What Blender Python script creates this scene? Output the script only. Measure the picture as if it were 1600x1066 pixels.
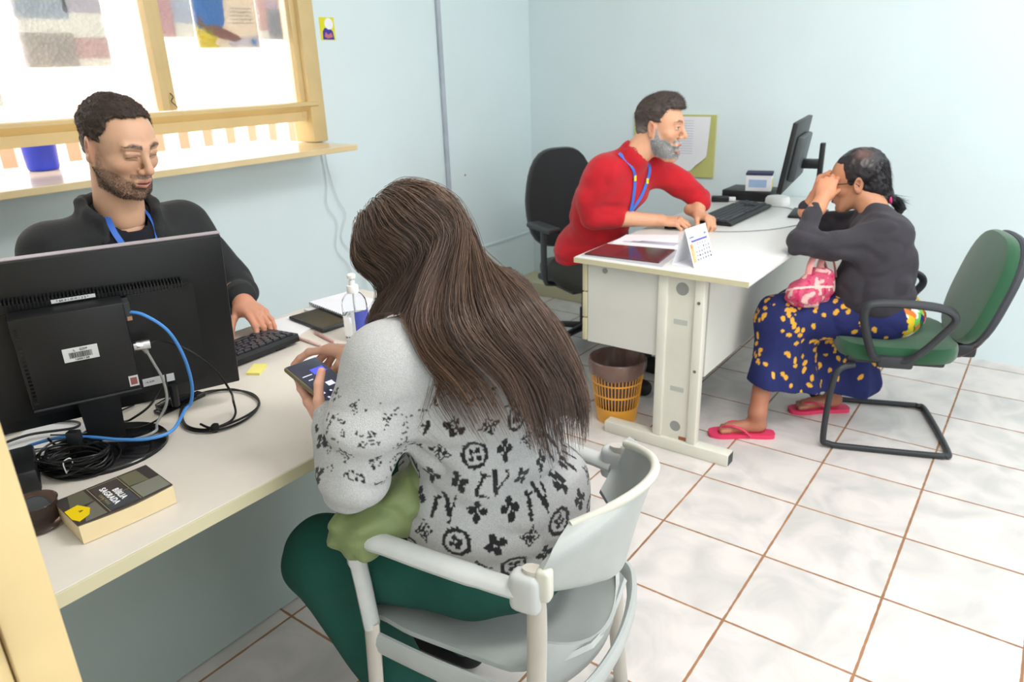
import bpy, bmesh, math, random
import numpy as np
from mathutils import Vector, Matrix, Euler
PI = math.pi
random.seed(7); RNG = np.random.default_rng(7)
SC = bpy.context.scene
for o in list(bpy.data.objects): bpy.data.objects.remove(o)

# ------------------------------------------------------------------ camera, world, lights, exposure
YAW, PIT, ROL, FPX, CAMZ = 0.6480, -0.3640, -0.0340, 1126.0, 1.455
def cam_axes():
    fw = Vector((math.cos(PIT)*math.cos(YAW), math.cos(PIT)*math.sin(YAW), math.sin(PIT)))
    rt = Vector((math.sin(YAW), -math.cos(YAW), 0)); up = rt.cross(fw)
    return (math.cos(ROL)*rt + math.sin(ROL)*up, -math.sin(ROL)*rt + math.cos(ROL)*up, fw)
_rt, _up, _fw = cam_axes()
cd = bpy.data.cameras.new('camera'); cam = bpy.data.objects.new('camera', cd); SC.collection.objects.link(cam)
cam.matrix_world = Matrix(((_rt.x, _up.x, -_fw.x, 0), (_rt.y, _up.y, -_fw.y, 0), (_rt.z, _up.z, -_fw.z, CAMZ), (0, 0, 0, 1)))
cd.sensor_width = 36; cd.lens = FPX/1600*36; cd.clip_start = .05
cd.dof.use_dof = True; cd.dof.focus_distance = 1.45; cd.dof.aperture_fstop = 6.3
SC.camera = cam
w = bpy.data.worlds.new('world'); SC.world = w; w.use_nodes = True
w.node_tree.nodes['Background'].inputs[0].default_value = (1, .985, .96, 1)
w.node_tree.nodes['Background'].inputs[1].default_value = 3.0
def area(name, loc, target, size, power, col=(1, 1, 1), size_y=None):
    l = bpy.data.lights.new(name, 'AREA'); l.energy = power; l.color = col; l.size = size
    if size_y: l.shape = 'RECTANGLE'; l.size_y = size_y
    o = bpy.data.objects.new(name, l); SC.collection.objects.link(o); o.location = loc
    o.rotation_euler = (Vector(target)-Vector(loc)).to_track_quat('-Z', 'Y').to_euler(); return o
area('ceiling_light_key', (1.5, .1, 2.72), (1.9, 1.0, 0), .75, 30, (1, .97, .95))
area('ceiling_fill_wide', (1.2, -.4, 2.74), (1.2, -.4, 0), 2.6, 20, (.97, .99, 1))  # broad fill added to raise the general level, not a fixture
area('ceiling_fill_back', (3.2, -.6, 2.74), (3.2, -.6, 0), 1.6, 16, (.97, .99, 1))  # added fill that brightens the back and window walls, no fixture there
area('right_wall_fill', (1.4, -2.5, 1.6), (1.6, 2, 1.3), 3.2, 44, (.98, .99, 1), 1.5)  # added fill from the right for walls and people, no window there
area('rear_wall_fill', (-1.5, -.6, 1.7), (3, .6, 1.2), 2.0, 15, (.98, .99, 1), 1.4)  # added fill from behind the camera, the rear wall has no opening
SC.view_settings.view_transform = 'Standard'; SC.view_settings.look = 'None'
SC.view_settings.gamma = 1; SC.view_settings.use_curve_mapping = False; SC.view_settings.exposure = 0.24

# ------------------------------------------------------------------ materials
def lin(c):
    return tuple(((v/255)/12.92 if v/255 <= .04045 else ((v/255+.055)/1.055)**2.4) for v in c)
def mat(name, c, rough=.5, metal=0, spec=.5, noise=(8, .06), bump=None, trans=0, alpha=1, sheen=0, coat=0, emit=None, attr=None, ior=1.45, aniso=0):
    m = bpy.data.materials.new(name); m.use_nodes = True; nt = m.node_tree; N = nt.nodes; L = nt.links
    b = N['Principled BSDF']; L_ = lin(c)
    b.inputs['Roughness'].default_value = rough; b.inputs['Metallic'].default_value = metal
    b.inputs['Specular IOR Level'].default_value = spec; b.inputs['IOR'].default_value = ior
    b.inputs['Transmission Weight'].default_value = trans; b.inputs['Alpha'].default_value = alpha
    b.inputs['Sheen Weight'].default_value = sheen; b.inputs['Coat Weight'].default_value = coat
    b.inputs['Anisotropic'].default_value = aniso
    tc = N.new('ShaderNodeTexCoord')
    nz = N.new('ShaderNodeTexNoise'); nz.inputs['Scale'].default_value = noise[0]; nz.inputs['Detail'].default_value = 3
    L.new(tc.outputs['Object'], nz.inputs['Vector'])
    mr = N.new('ShaderNodeMapRange'); mr.inputs['From Min'].default_value = .25; mr.inputs['From Max'].default_value = .75
    mr.inputs['To Min'].default_value = 1-noise[1]; mr.inputs['To Max'].default_value = 1+noise[1]
    L.new(nz.outputs['Fac'], mr.inputs['Value'])
    vm = N.new('ShaderNodeVectorMath'); vm.operation = 'SCALE'
    if attr:
        at = N.new('ShaderNodeAttribute'); at.attribute_name = attr; L.new(at.outputs['Color'], vm.inputs[0])
    else: vm.inputs[0].default_value = L_
    L.new(mr.outputs[0], vm.inputs['Scale']); L.new(vm.outputs[0], b.inputs['Base Color'])
    if bump:
        n2 = N.new('ShaderNodeTexNoise'); n2.inputs['Scale'].default_value = bump[0]; n2.inputs['Detail'].default_value = 4
        L.new(tc.outputs['Object'], n2.inputs['Vector'])
        bp = N.new('ShaderNodeBump'); bp.inputs['Strength'].default_value = bump[1]; bp.inputs['Distance'].default_value = .004
        L.new(n2.outputs['Fac'], bp.inputs['Height']); L.new(bp.outputs[0], b.inputs['Normal'])
    if emit:
        b.inputs['Emission Color'].default_value = (*lin(emit[0]), 1); b.inputs['Emission Strength'].default_value = emit[1]
    return m

# ------------------------------------------------------------------ mesh helpers
def npmesh(name, V, F, smooth=True, col=None):
    me = bpy.data.meshes.new(name); V = np.asarray(V, dtype=np.float32).reshape(-1, 3)
    if isinstance(F, np.ndarray) and F.ndim == 2:
        k = F.shape[1]; n = len(F)
        me.vertices.add(len(V)); me.vertices.foreach_set('co', V.ravel())
        me.loops.add(n*k); me.loops.foreach_set('vertex_index', F.astype(np.int32).ravel())
        me.polygons.add(n); me.polygons.foreach_set('loop_start', np.arange(0, n*k, k, dtype=np.int32))
        me.update(calc_edges=True)
    else:
        me.from_pydata(V.tolist(), [], [list(map(int, f)) for f in F]); me.update()
    if smooth: me.polygons.foreach_set('use_smooth', np.ones(len(me.polygons), dtype=bool))
    if col is not None:
        a = me.color_attributes.new('Col', 'FLOAT_COLOR', 'POINT')
        c = np.ones((len(V), 4), dtype=np.float32); c[:, :3] = col; a.data.foreach_set('color', c.ravel())
    return me
class MB:
    def __init__(s): s.V = []; s.F = []; s.n = 0
    def add(s, V, F):
        s.V.append(np.asarray(V, float).reshape(-1, 3)); s.F += [tuple(i+s.n for i in f) for f in F]; s.n += len(s.V[-1]); return s
    def bm(s, b, M=None):
        V = np.array([v.co[:] for v in b.verts]); b.verts.index_update()
        if M is not None:
            M = np.array(M); V = V@M[:3, :3].T+M[:3, 3]
        F = [[v.index for v in f.verts] for f in b.faces]; b.free(); return s.add(V, F)
    def box(s, c, d, r=0, rot=(0, 0, 0), seg=2):
        b = bmesh.new(); bmesh.ops.create_cube(b, size=1)
        for v in b.verts: v.co = Vector((v.co.x*d[0], v.co.y*d[1], v.co.z*d[2]))
        if r: bmesh.ops.bevel(b, geom=b.edges[:], offset=min(r, min(d)*.49), segments=seg, affect='EDGES', profile=.5)
        return s.bm(b, Matrix.Translation(c) @ Euler(rot).to_matrix().to_4x4())
    def bx(s, a, b_, r=0, seg=2):
        a = np.array(a, float); b_ = np.array(b_, float); return s.box((a+b_)/2, np.abs(b_-a), r, seg=seg)
    def cyl(s, a, b, r, r2=None, n=20, cap=True):
        return s.tube([a, b], [r, r if r2 is None else r2], n, cap)
    def tube(s, P, R, n=10, cap=True, closed=False, flat=None):
        P = np.array(P, float); m = len(P)
        if np.isscalar(R): R = [R]*m
        T = np.gradient(P, axis=0) if not closed else np.roll(P, -1, 0)-np.roll(P, 1, 0)
        T /= np.linalg.norm(T, axis=1)[:, None]+1e-12
        u = np.cross(T[0], (0, 0, 1)); 
        if np.linalg.norm(u) < .1: u = np.cross(T[0], (1, 0, 0))
        V = []
        for i in range(m):
            u = u-T[i]*(u@T[i]); u /= np.linalg.norm(u); v = np.cross(T[i], u)
            fa, fb = (1, 1) if flat is None else flat
            for k in range(n):
                a = 2*PI*k/n; V.append(P[i]+R[i]*(fa*math.cos(a)*u+fb*math.sin(a)*v))
        F = []
        for i in range(m if closed else m-1):
            for k in range(n):
                j = (i+1) % m; F.append((i*n+k, i*n+(k+1) % n, j*n+(k+1) % n, j*n+k))
        if cap and not closed: F += [tuple(range(n))[::-1], tuple(range((m-1)*n, m*n))]
        return s.add(V, F)
    def lathe(s, prof, c=(0, 0, 0), n=32, cap=False):
        V = []; c = np.array(c, float)
        for r, z in prof:
            for k in range(n): a = 2*PI*k/n; V.append(c+(r*math.cos(a), r*math.sin(a), z))
        m = len(prof); F = [(i*n+k, i*n+(k+1) % n, (i+1)*n+(k+1) % n, (i+1)*n+k) for i in range(m-1) for k in range(n)]
        if cap: F += [tuple(range(n))[::-1], tuple(range((m-1)*n, m*n))]
        return s.add(V, F)
    def prism(s, poly, o, e1, e2, e3):
        poly = list(poly); n = len(poly); o = np.array(o, float); e1, e2, e3 = map(lambda e: np.array(e, float), (e1, e2, e3))
        V = [o+a*e1+b*e2 for a, b in poly]+[o+a*e1+b*e2+e3 for a, b in poly]
        F = [tuple(range(n))[::-1], tuple(range(n, 2*n))]+[(i, (i+1) % n, (i+1) % n+n, i+n) for i in range(n)]
        return s.add(V, F)
    def quad(s, a, b, c, d): return s.add([a, b, c, d], [(0, 1, 2, 3)])
    def obj(s, name, m, parent=None, smooth=False, world=False, **kw):
        V = np.concatenate(s.V); me = npmesh(name, V, s.F, False)
        bmx = bmesh.new(); bmx.from_mesh(me); bmesh.ops.recalc_face_normals(bmx, faces=bmx.faces); bmx.to_mesh(me); bmx.free()
        if smooth: auto_smooth(me)
        return link(name, me, m, parent, world, **kw)
def auto_smooth(me, ang=38):
    me.polygons.foreach_set('use_smooth', np.ones(len(me.polygons), dtype=bool))
    b = bmesh.new(); b.from_mesh(me)
    for e in b.edges:
        if len(e.link_faces) == 2 and e.calc_face_angle(0) > math.radians(ang): e.smooth = False
    b.to_mesh(me); b.free()
def link(name, me, m, parent=None, world=False, **kw):
    o = bpy.data.objects.new(name, me); SC.collection.objects.link(o)
    if m is not None and not me.materials: me.materials.append(m)
    if parent is not None:
        o.parent = parent
        if world: o.matrix_parent_inverse = wmat(parent).inverted()
    for k, v in kw.items(): o[k] = v
    return o
def wmat(o):
    M = o.matrix_basis.copy()
    while o.parent: M = o.parent.matrix_basis @ o.matrix_parent_inverse @ M if False else (o.parent.matrix_basis @ o.matrix_parent_inverse @ M); o = o.parent
    return M
def thing(name, label, cat, loc=(0, 0, 0), rz=0, group=None):
    o = bpy.data.objects.new(name, None); SC.collection.objects.link(o); o.location = loc; o.rotation_euler = (0, 0, rz)
    o.empty_display_size = .05; o['label'] = label; o['category'] = cat
    if group: o['group'] = group
    return o
def tag(o, label, cat, group=None):
    o['label'] = label; o['category'] = cat
    if group: o['group'] = group
    return o
def struct(o): o['kind'] = 'structure'; return o
def copy_tree(o, loc=None, rz=None, label=None):
    r = o.copy(); SC.collection.objects.link(r)
    if loc is not None: r.location = loc
    if rz is not None: r.rotation_euler = (0, 0, rz)
    if label: r['label'] = label
    for ch in list(o.children):
        c = ch.copy(); SC.collection.objects.link(c); c.parent = r; c.matrix_parent_inverse = ch.matrix_parent_inverse.copy()
    return r
def spline(P, n=8, closed=False):
    P = np.array(P, float); m = len(P); out = []
    g = (lambda i: P[i % m]) if closed else (lambda i: P[max(0, min(m-1, i))])
    for i in range(m if closed else m-1):
        p0, p1, p2, p3 = g(i-1), g(i), g(i+1), g(i+2)
        for k in range(n):
            t = k/n; out.append(.5*((2*p1)+(-p0+p2)*t+(2*p0-5*p1+4*p2-p3)*t*t+(-p0+3*p1-3*p2+p3)*t**3))
    if not closed: out.append(P[-1])
    return np.array(out)
def cable(name, pts, r, m, parent=None, label=None, cat=None, n=8, closed=False, group=None, world=True):
    o = MB().tube(spline(pts, 8, closed), r, n, closed=closed).obj(name, m, parent, True, world)
    if label: tag(o, label, cat, group)
    return o
def text(name, s, size, o, ex, ey, m, parent=None, world=False, depth=.0003, align='CENTER', bold=0, **kw):
    c = bpy.data.curves.new('t', 'FONT'); c.body = s; c.size = size; c.align_x = align; c.align_y = 'CENTER'; c.extrude = depth; c.offset = bold; c.space_character = 1.12
    ob = bpy.data.objects.new('t', c); SC.collection.objects.link(ob)
    me = bpy.data.meshes.new_from_object(ob.evaluated_get(bpy.context.evaluated_depsgraph_get())); bpy.data.objects.remove(ob)
    ex = Vector(ex).normalized(); ey = Vector(ey).normalized(); ez = ex.cross(ey)
    M = Matrix(((ex.x, ey.x, ez.x, o[0]), (ex.y, ey.y, ez.y, o[1]), (ex.z, ey.z, ez.z, o[2]), (0, 0, 0, 1))); me.transform(M)
    for p in me.polygons: p.use_smooth = False
    me.materials.clear()
    return link(name, me, m, parent, world, **kw)

M_ = {}
def mm(k, *a, **kw): M_[k] = mat(k, *a, **kw); return M_[k]
mm('wall_paint', (224, 238, 241), .75, noise=(3, .02), bump=(60, .08))
mm('ceiling_paint', (238, 238, 234), .9)
mm('cream_paint', (214, 189, 138), .42, noise=(10, .05), bump=(30, .1))
mm('cream_edge', (205, 198, 165), .45, noise=(10, .03))
mm('laminate', (222, 215, 205), .38, noise=(40, .015), bump=(400, .04))
mm('laminate_cool', (228, 228, 226), .32, noise=(40, .015), bump=(400, .04))
mm('panel_grey', (160, 172, 168), .5, noise=(6, .04))
mm('panel_cream', (214, 212, 204), .45, noise=(6, .03))
mm('metal_cream', (222, 219, 206), .4, noise=(9, .05))
mm('black_plastic', (24, 25, 27), .42, noise=(200, .1), bump=(900, .1))
mm('black_gloss', (18, 18, 20), .16)
mm('black_matte', (14, 14, 15), .7)
mm('dark_grey', (52, 54, 58), .45)
mm('black_cable', (16, 16, 17), .35)
mm('grey_cable', (150, 152, 150), .4)
mm('blue_cable', (72, 140, 214), .38)
mm('white_cable', (214, 222, 222), .5)
mm('white_plastic', (240, 240, 238), .35)
mm('white_paper', (244, 244, 248), .7, noise=(30, .01))
mm('label_white', (214, 216, 218), .4)
mm('chrome', (215, 215, 215), .2, metal=1)
mm('chair_grey', (176, 180, 178), .38, noise=(12, .06), bump=(200, .05))
mm('chair_arm', (196, 198, 196), .3, noise=(14, .08))
mm('conduit', (176, 186, 196), .4, noise=(12, .1))
mm('sticky', (242, 232, 130), .6)
mm('ink', (30, 30, 34), .6)

# ------------------------------------------------------------------ room shell
WY, BX, CZ, RX, RY = 2.87, 4.08, 2.78, -1.6, -2.6
def floor_mat():
    m = bpy.data.materials.new('ceramic_floor'); m.use_nodes = True; nt = m.node_tree; N = nt.nodes; L = nt.links; b = N['Principled BSDF']
    tc = N.new('ShaderNodeTexCoord'); mp = N.new('ShaderNodeMapping'); S = 1/.3386
    # grout lines at x = 2.619 - k*s and y = .851 - i*s
    mp.inputs['Location'].default_value = (-2.619*S, -.851*S, 0); mp.inputs['Scale'].default_value = (S, S, 1)
    L.new(tc.outputs['Object'], mp.inputs['Vector'])
    sx = N.new('ShaderNodeSeparateXYZ'); L.new(mp.outputs[0], sx.inputs[0])
    def mth(op, a, b_=None):
        n = N.new('ShaderNodeMath'); n.operation = op
        for i, v in enumerate((a, b_)):
            if v is None: continue
            if isinstance(v, (int, float)): n.inputs[i].default_value = v
            else: L.new(v, n.inputs[i])
        return n.outputs[0]
    wob = N.new('ShaderNodeTexNoise'); wob.inputs['Scale'].default_value = 30; L.new(tc.outputs['Object'], wob.inputs['Vector'])
    wv = mth('MULTIPLY', mth('SUBTRACT', wob.outputs['Fac'], .5), .012)
    def dist(v): 
        f = mth('FRACT', mth('ADD', v, 100.)); return mth('MINIMUM', f, mth('SUBTRACT', 1., f))
    d = mth('ADD', mth('MINIMUM', dist(sx.outputs[0]), dist(sx.outputs[1])), wv)
    ss = N.new('ShaderNodeMapRange'); ss.interpolation_type = 'SMOOTHSTEP'; ss.inputs['From Min'].default_value = .0078; ss.inputs['From Max'].default_value = .0135
    L.new(d, ss.inputs['Value'])
    # per tile random + marbling
    fl = N.new('ShaderNodeVectorMath'); fl.operation = 'FLOOR'; L.new(mp.outputs[0], fl.inputs[0])
    wn = N.new('ShaderNodeTexWhiteNoise'); L.new(fl.outputs[0], wn.inputs['Vector'])
    ad = N.new('ShaderNodeVectorMath'); ad.operation = 'MULTIPLY_ADD'; L.new(wn.outputs['Color'], ad.inputs[0]); ad.inputs[1].default_value = (20, 20, 20); L.new(tc.outputs['Object'], ad.inputs[2])
    nz = N.new('ShaderNodeTexNoise'); nz.inputs['Scale'].default_value = 5; nz.inputs['Detail'].default_value = 6; nz.inputs['Distortion'].default_value = 1.2; L.new(ad.outputs[0], nz.inputs['Vector'])
    cr = N.new('ShaderNodeValToRGB'); cr.color_ramp.elements[0].position = .32; cr.color_ramp.elements[1].position = .6
    cr.color_ramp.elements[0].color = (*lin((200, 196, 193)), 1); cr.color_ramp.elements[1].color = (*lin((224, 216, 212)), 1); L.new(nz.outputs['Fac'], cr.inputs[0])
    gn = N.new('ShaderNodeTexNoise'); gn.inputs['Scale'].default_value = 4; L.new(tc.outputs['Object'], gn.inputs['Vector'])
    gr = N.new('ShaderNodeValToRGB'); gr.color_ramp.elements[0].color = (*lin((120, 84, 60)), 1); gr.color_ramp.elements[1].color = (*lin((190, 138, 100)), 1); L.new(gn.outputs['Fac'], gr.inputs[0])
    mx = N.new('ShaderNodeMix'); mx.data_type = 'RGBA'; L.new(ss.outputs[0], mx.inputs[0]); L.new(gr.outputs[0], mx.inputs[6]); L.new(cr.outputs[0], mx.inputs[7])
    L.new(mx.outputs[2], b.inputs['Base Color'])
    mr = N.new('ShaderNodeMapRange'); mr.inputs['To Min'].default_value = .8; mr.inputs['To Max'].default_value = .33; L.new(ss.outputs[0], mr.inputs['Value']); L.new(mr.outputs[0], b.inputs['Roughness'])
    bp = N.new('ShaderNodeBump'); bp.inputs['Distance'].default_value = .0015; bp.inputs['Strength'].default_value = .5; L.new(ss.outputs[0], bp.inputs['Height']); L.new(bp.outputs[0], b.inputs['Normal'])
    return m
FM = floor_mat()
struct(MB().bx((RX, RY, -.05), (BX+.1, WY+.1, 0)).obj('floor', FM))
struct(MB().bx((RX, RY, CZ), (BX+.1, WY+.15, CZ+.08)).obj('ceiling', M_['ceiling_paint']))
struct(MB().bx((BX, RY-.1, -.05), (BX+.12, WY+.15, CZ)).obj('wall_back', M_['wall_paint']))
struct(MB().bx((RX-.12, RY-.12, -.05), (BX+.12, RY, CZ)).obj('wall_right', M_['wall_paint']))
struct(MB().bx((RX-.12, RY-.12, -.05), (RX, WY+.15, CZ)).obj('wall_rear', M_['wall_paint']))
# window wall with its opening (x -0.9..2.33, z 1.15..2.35)
WX0, WX1, WZ0, WZ1, WT = -.9, 2.335, 1.13, 2.35, .12
wl = MB()
for a, b in [((RX, 0), (WX0, CZ)), ((WX1, 0), (BX, CZ)), ((WX0, 0), (WX1, WZ0)), ((WX0, WZ1), (WX1, CZ))]:
    wl.bx((a[0], WY, a[1]-.05 if a[1] == 0 else a[1]), (b[0], WY+WT, b[1]))
struct(wl.obj('wall_left', M_['wall_paint']))
# low plinth along the back wall, thin moulding line on the window wall
struct(MB().bx((3.84, .95, 0), (BX, WY, .085), .004).obj('trim_1', M_['cream_edge']))
tr = MB().bx((2.9, WY-.012, .375), (BX, WY, .39), .002); struct(tr.obj('trim_2', M_['wall_paint']))

# ------------------------------------------------------------------ window
def reed_glass():
    m = mat('pebbled_glass', (252, 252, 252), .35, spec=.4, trans=.0)
    nt = m.node_tree; N = nt.nodes; L = nt.links; b = N['Principled BSDF']; out = N['Material Output']
    tc = N.new('ShaderNodeTexCoord'); vo = N.new('ShaderNodeTexVoronoi'); vo.inputs['Scale'].default_value = 70
    L.new(tc.outputs['Object'], vo.inputs['Vector']); bp = N.new('ShaderNodeBump'); bp.inputs['Strength'].default_value = .6; bp.inputs['Distance'].default_value = .004
    L.new(vo.outputs['Distance'], bp.inputs['Height'])
    g = N.new('ShaderNodeBsdfRefraction'); g.inputs['Roughness'].default_value = .12; g.inputs['IOR'].default_value = 1.06; L.new(bp.outputs[0], g.inputs['Normal'])
    t = N.new('ShaderNodeBsdfTranslucent'); t.inputs[0].default_value = (.95, .95, .95, 1)
    ms = N.new('ShaderNodeMixShader'); ms.inputs[0].default_value = .35; L.new(g.outputs[0], ms.inputs[1]); L.new(t.outputs[0], ms.inputs[2])
    gl = N.new('ShaderNodeBsdfGlossy'); gl.inputs['Roughness'].default_value = .15; L.new(bp.outputs[0], gl.inputs['Normal'])
    m2 = N.new('ShaderNodeMixShader'); m2.inputs[0].default_value = .05; L.new(ms.outputs[0], m2.inputs[1]); L.new(gl.outputs[0], m2.inputs[2]); L.new(m2.outputs[0], out.inputs[0])
    return m
win = bpy.data.objects.new('window_1', None); SC.collection.objects.link(win); struct(win)
CP = M_['cream_paint']
fr = MB()
fr.bx((2.262, WY-.035, 1.15), (2.345, WY+.10, WZ1+.02), .006)     # right jamb
fr.bx((2.235, WY-.005, 1.26), (2.268, WY+.07, WZ1), .004)
fr.bx((WX0, WY-.02, WZ1-.05), (WX1, WY+.08, WZ1+.02), .006)
fr.obj('window_frame', CP, win, True)
rl = MB(); prof = [(0, 0), (.0, .055), (-.045, .085), (-.055, .08), (-.055, .068), (-.012, .04), (-.012, 0)]
rl.prism([(a, b+1.248) for a, b in prof], (WX0, WY+.01, 0), (0, 1, 0), (0, 0, 1), (2.235-WX0+.07, 0, 0))
rl.obj('bottom_rail', CP, win)
for x in (1.567, .35):
    ml = MB().bx((x-.002, WY-.02, 1.335), (x+.026, WY+.05, WZ1), .003).bx((x+.03, WY-.008, 1.335), (x+.062, WY+.05, WZ1), .003)
    ml.obj('mullion', CP, win, True)
cable('window_latch', [(1.607, WY-.012, 1.40), (1.612, WY-.02, 1.385), (1.602, WY-.02, 1.37), (1.612, WY-.025, 1.355), (1.622, WY-.02, 1.345)], .0018, M_['black_matte'], win)
RG = reed_glass()
for a, b in ((WX0, .35), (.41, 1.567), (1.627, 2.237)):
    MB().bx((a, WY+.02, 1.33), (b, WY+.026, WZ1-.04)).obj('window_pane', RG, win)
sh = MB().bx((-.9, 2.575, 1.122), (2.29, WY+.40, 1.147), .003)
so = sh.obj('counter_shelf', mat('counter_cream', (222, 200, 156), .22, noise=(8, .05)), None)
tag(so, 'cream painted counter shelf running under the bright window', 'shelf')
# ------------------------------------------------------------------ outside the window
mm('terracotta', (226, 160, 130), .8); mm('picket_white', (245, 240, 232), .7)
g0 = thing('balcony_railing', 'pale slatted railing outside, seen through the gap under the window', 'railing', (1.6, 4.6, 0))
rr = MB(); rr.bx((-3, 4.62, .8), (3.4, 4.68, .95)).bx((-3, 4.6, 1.12), (5, 4.66, 1.2)); rr.obj('rail', M_['terracotta'], g0, world=True)
for i in range(34):
    x = -1.6+i*.17; MB().bx((x, 4.56, .2), (x+.09, 4.6, 1.26), .01).obj('picket', M_['picket_white'], g0, world=True)
tag(MB().bx((-3.5, 5.4, -.2), (7, 5.5, 1.32)).obj('orange_wall', M_['terracotta']), 'hazy orange wall outside beyond the pale railing', 'wall')
struct(MB().bx((-4, WY+.15, -.3), (8, 6.5, -.05)).obj('ground', mat('ground_pale', (230, 225, 220), .8)))
cup = MB().lathe([(0, 1.149), (.05, 1.149), (.054, 1.16), (.058, 1.25), (.061, 1.262), (.056, 1.262), (.052, 1.165), (0, 1.16)], (1.17, 3.06, 0), 28)
tag(cup.obj('blue_pot', mat('blue_plastic', (50, 70, 215), .3), None, True), 'blue plastic pot on the counter outside, left of the seated man', 'pot')
# posters taped behind the glass: thin paper lets the daylight through
def papery(m):
    nt = m.node_tree; b = nt.nodes['Principled BSDF']; out = nt.nodes['Material Output']; t = nt.nodes.new('ShaderNodeBsdfTranslucent'); ms = nt.nodes.new('ShaderNodeMixShader'); ms.inputs[0].default_value = .65
    nt.links.new(b.inputs['Base Color'].links[0].from_socket, t.inputs[0]); nt.links.new(b.outputs[0], ms.inputs[1]); nt.links.new(t.outputs[0], ms.inputs[2]); nt.links.new(ms.outputs[0], out.inputs[0]); return m
def pal(k, c, r=.7): return M_.get(k) or mm(k, c, r)
for k_, c_ in (('poster_beige', (222, 212, 196)), ('poster_blue', (80, 165, 235)), ('poster_skin', (190, 130, 110)), ('poster_yellow', (250, 240, 40)), ('poster_pale', (236, 236, 248)), ('poster_mark', (140, 190, 235)), ('notice_base', (222, 222, 215))): papery(mm(k_, c_, .7))
PY = WY+.032
p1 = thing('window_poster', 'poster with blue shirt figure and yellow starburst taped behind right pane', 'poster', (1.93, PY, 1.56))
MB().bx((1.79, PY, 1.565), (2.085, PY+.002, 1.95)).obj('sheet', pal('poster_beige', (214, 202, 184)), p1, world=True)
def flat(name, poly, y, m, parent):   # shape lying in the window plane
    return MB().prism(poly, (0, y, 0), (1, 0, 0), (0, 0, 1), (0, .001, 0)).obj(name, m, parent, world=True)
flat('blue_shirt', [(1.79, 1.645), (1.83, 1.63), (1.90, 1.635), (1.925, 1.66), (1.935, 1.78), (1.89, 1.83), (1.82, 1.83), (1.79, 1.8)], PY-.002, pal('poster_blue', (70, 150, 220)), p1)
flat('bare_arm', [(1.81, 1.69), (1.83, 1.65), (1.88, 1.655), (1.93, 1.635), (1.985, 1.61), (1.995, 1.6), (1.96, 1.59), (1.9, 1.60), (1.85, 1.615), (1.82, 1.63), (1.80, 1.66)], PY-.004, pal('poster_skin', (176, 120, 100)), p1)
flat('yellow_starburst', [(1.79, 1.566), (1.885, 1.566), (1.865, 1.585), (1.885, 1.61), (1.862, 1.612), (1.862, 1.64), (1.84, 1.62), (1.825, 1.65), (1.812, 1.625), (1.79, 1.66)], PY-.005, pal('poster_yellow', (250, 235, 20)), p1)
flat('white_strip', [(1.93, 1.57), (2.08, 1.57), (2.08, 1.615), (1.93, 1.60)], PY-.002, pal('poster_pale', (226, 226, 240)), p1)
flat('blue_mark', [(2.04, 1.575), (2.065, 1.575), (2.065, 1.6), (2.04, 1.6)], PY-.004, pal('poster_mark', (120, 170, 220)), p1)
for k in range(5): flat('text_line', [(1.955, 1.72-k*.014), (2.06, 1.722-k*.014), (2.06, 1.718-k*.014), (1.955, 1.716-k*.014)], PY-.004, pal('poster_text', (170, 160, 150)), p1)
def blk(cc):
    k = 'blk%d%d%d' % cc
    return M_.get(k) or papery(mm(k, cc, .7))
def sheet(x0, x1, z0, z1, cols, label, name='window_notice'):
    t = thing(name, label, 'poster', ((x0+x1)/2, PY, z0), 0, 'notices behind the window panes')
    MB().bx((x0, PY+.002, z0), (x1, PY+.004, z1)).obj('sheet', pal('notice_base', (226, 226, 220)), t, world=True)
    for i, (a, b, c, d, cc) in enumerate(cols):
        W, H = x1-x0, z1-z0
        flat('colour_block', [(x0+a*W, z0+b*H), (x0+c*W, z0+b*H), (x0+c*W, z0+d*H), (x0+a*W, z0+d*H)], PY, blk(cc), t)
sheet(1.62, 1.785, 1.605, 1.95, [(0, .0, .5, .5, (244, 214, 218)), (.5, .15, 1, .45, (226, 232, 244)), (0, .5, .6, 1, (240, 200, 206))], 'pale pink notice at the left edge of the right window pane')
sheet(2.09, 2.21, 1.60, 1.95, [(.0, .1, .4, 1, (246, 222, 220)), (.4, 0, 1, .35, (206, 206, 214)), (.4, .35, 1, 1, (240, 226, 236))], 'pale pink and grey notice at the right edge of the right pane')
sheet(1.135, 1.43, 1.503, 1.95, [(.0, .0, .6, .25, (224, 216, 210)), (.6, .06, 1, .22, (238, 214, 212)), (.0, .35, .6, .62, (212, 220, 230)), (.55, .4, 1, .6, (226, 222, 232)), (.0, .66, .6, .8, (206, 210, 208)), (.3, .8, .62, .95, (226, 200, 180))], 'large faded notice behind the left window pane above the man')
sheet(.86, 1.04, 1.385, 1.60, [(.3, .1, .8, .9, (186, 194, 196)), (.0, .1, .3, .8, (228, 226, 236))], 'small grey green notice at the photo edge of the window')
st = thing('wall_sticker', 'small yellow and blue sticker on the wall right of the window', 'sticker', (2.44, WY-.001, 1.64))
MB().bx((2.398, WY-.002, 1.597), (2.486, WY, 1.696), .001).obj('yellow_backing', pal('sticker_yellow', (232, 222, 40)), st, world=True)
def wflat(name, poly, m, dy=.003): return MB().prism(poly, (0, WY-dy, 0), (1, 0, 0), (0, 0, 1), (0, .001, 0)).obj(name, m, st, world=True)
wflat('white_bubble', [(2.452+.025*math.cos(a), 1.668+.025*math.sin(a)) for a in np.linspace(0, 2*PI, 20)[:-1]], M_['white_paper'])
wflat('blue_figure', [(2.41, 1.6), (2.478, 1.6), (2.472, 1.635), (2.455, 1.65), (2.425, 1.65), (2.412, 1.635)], pal('sticker_blue', (70, 60, 160)), .0025)
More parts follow.
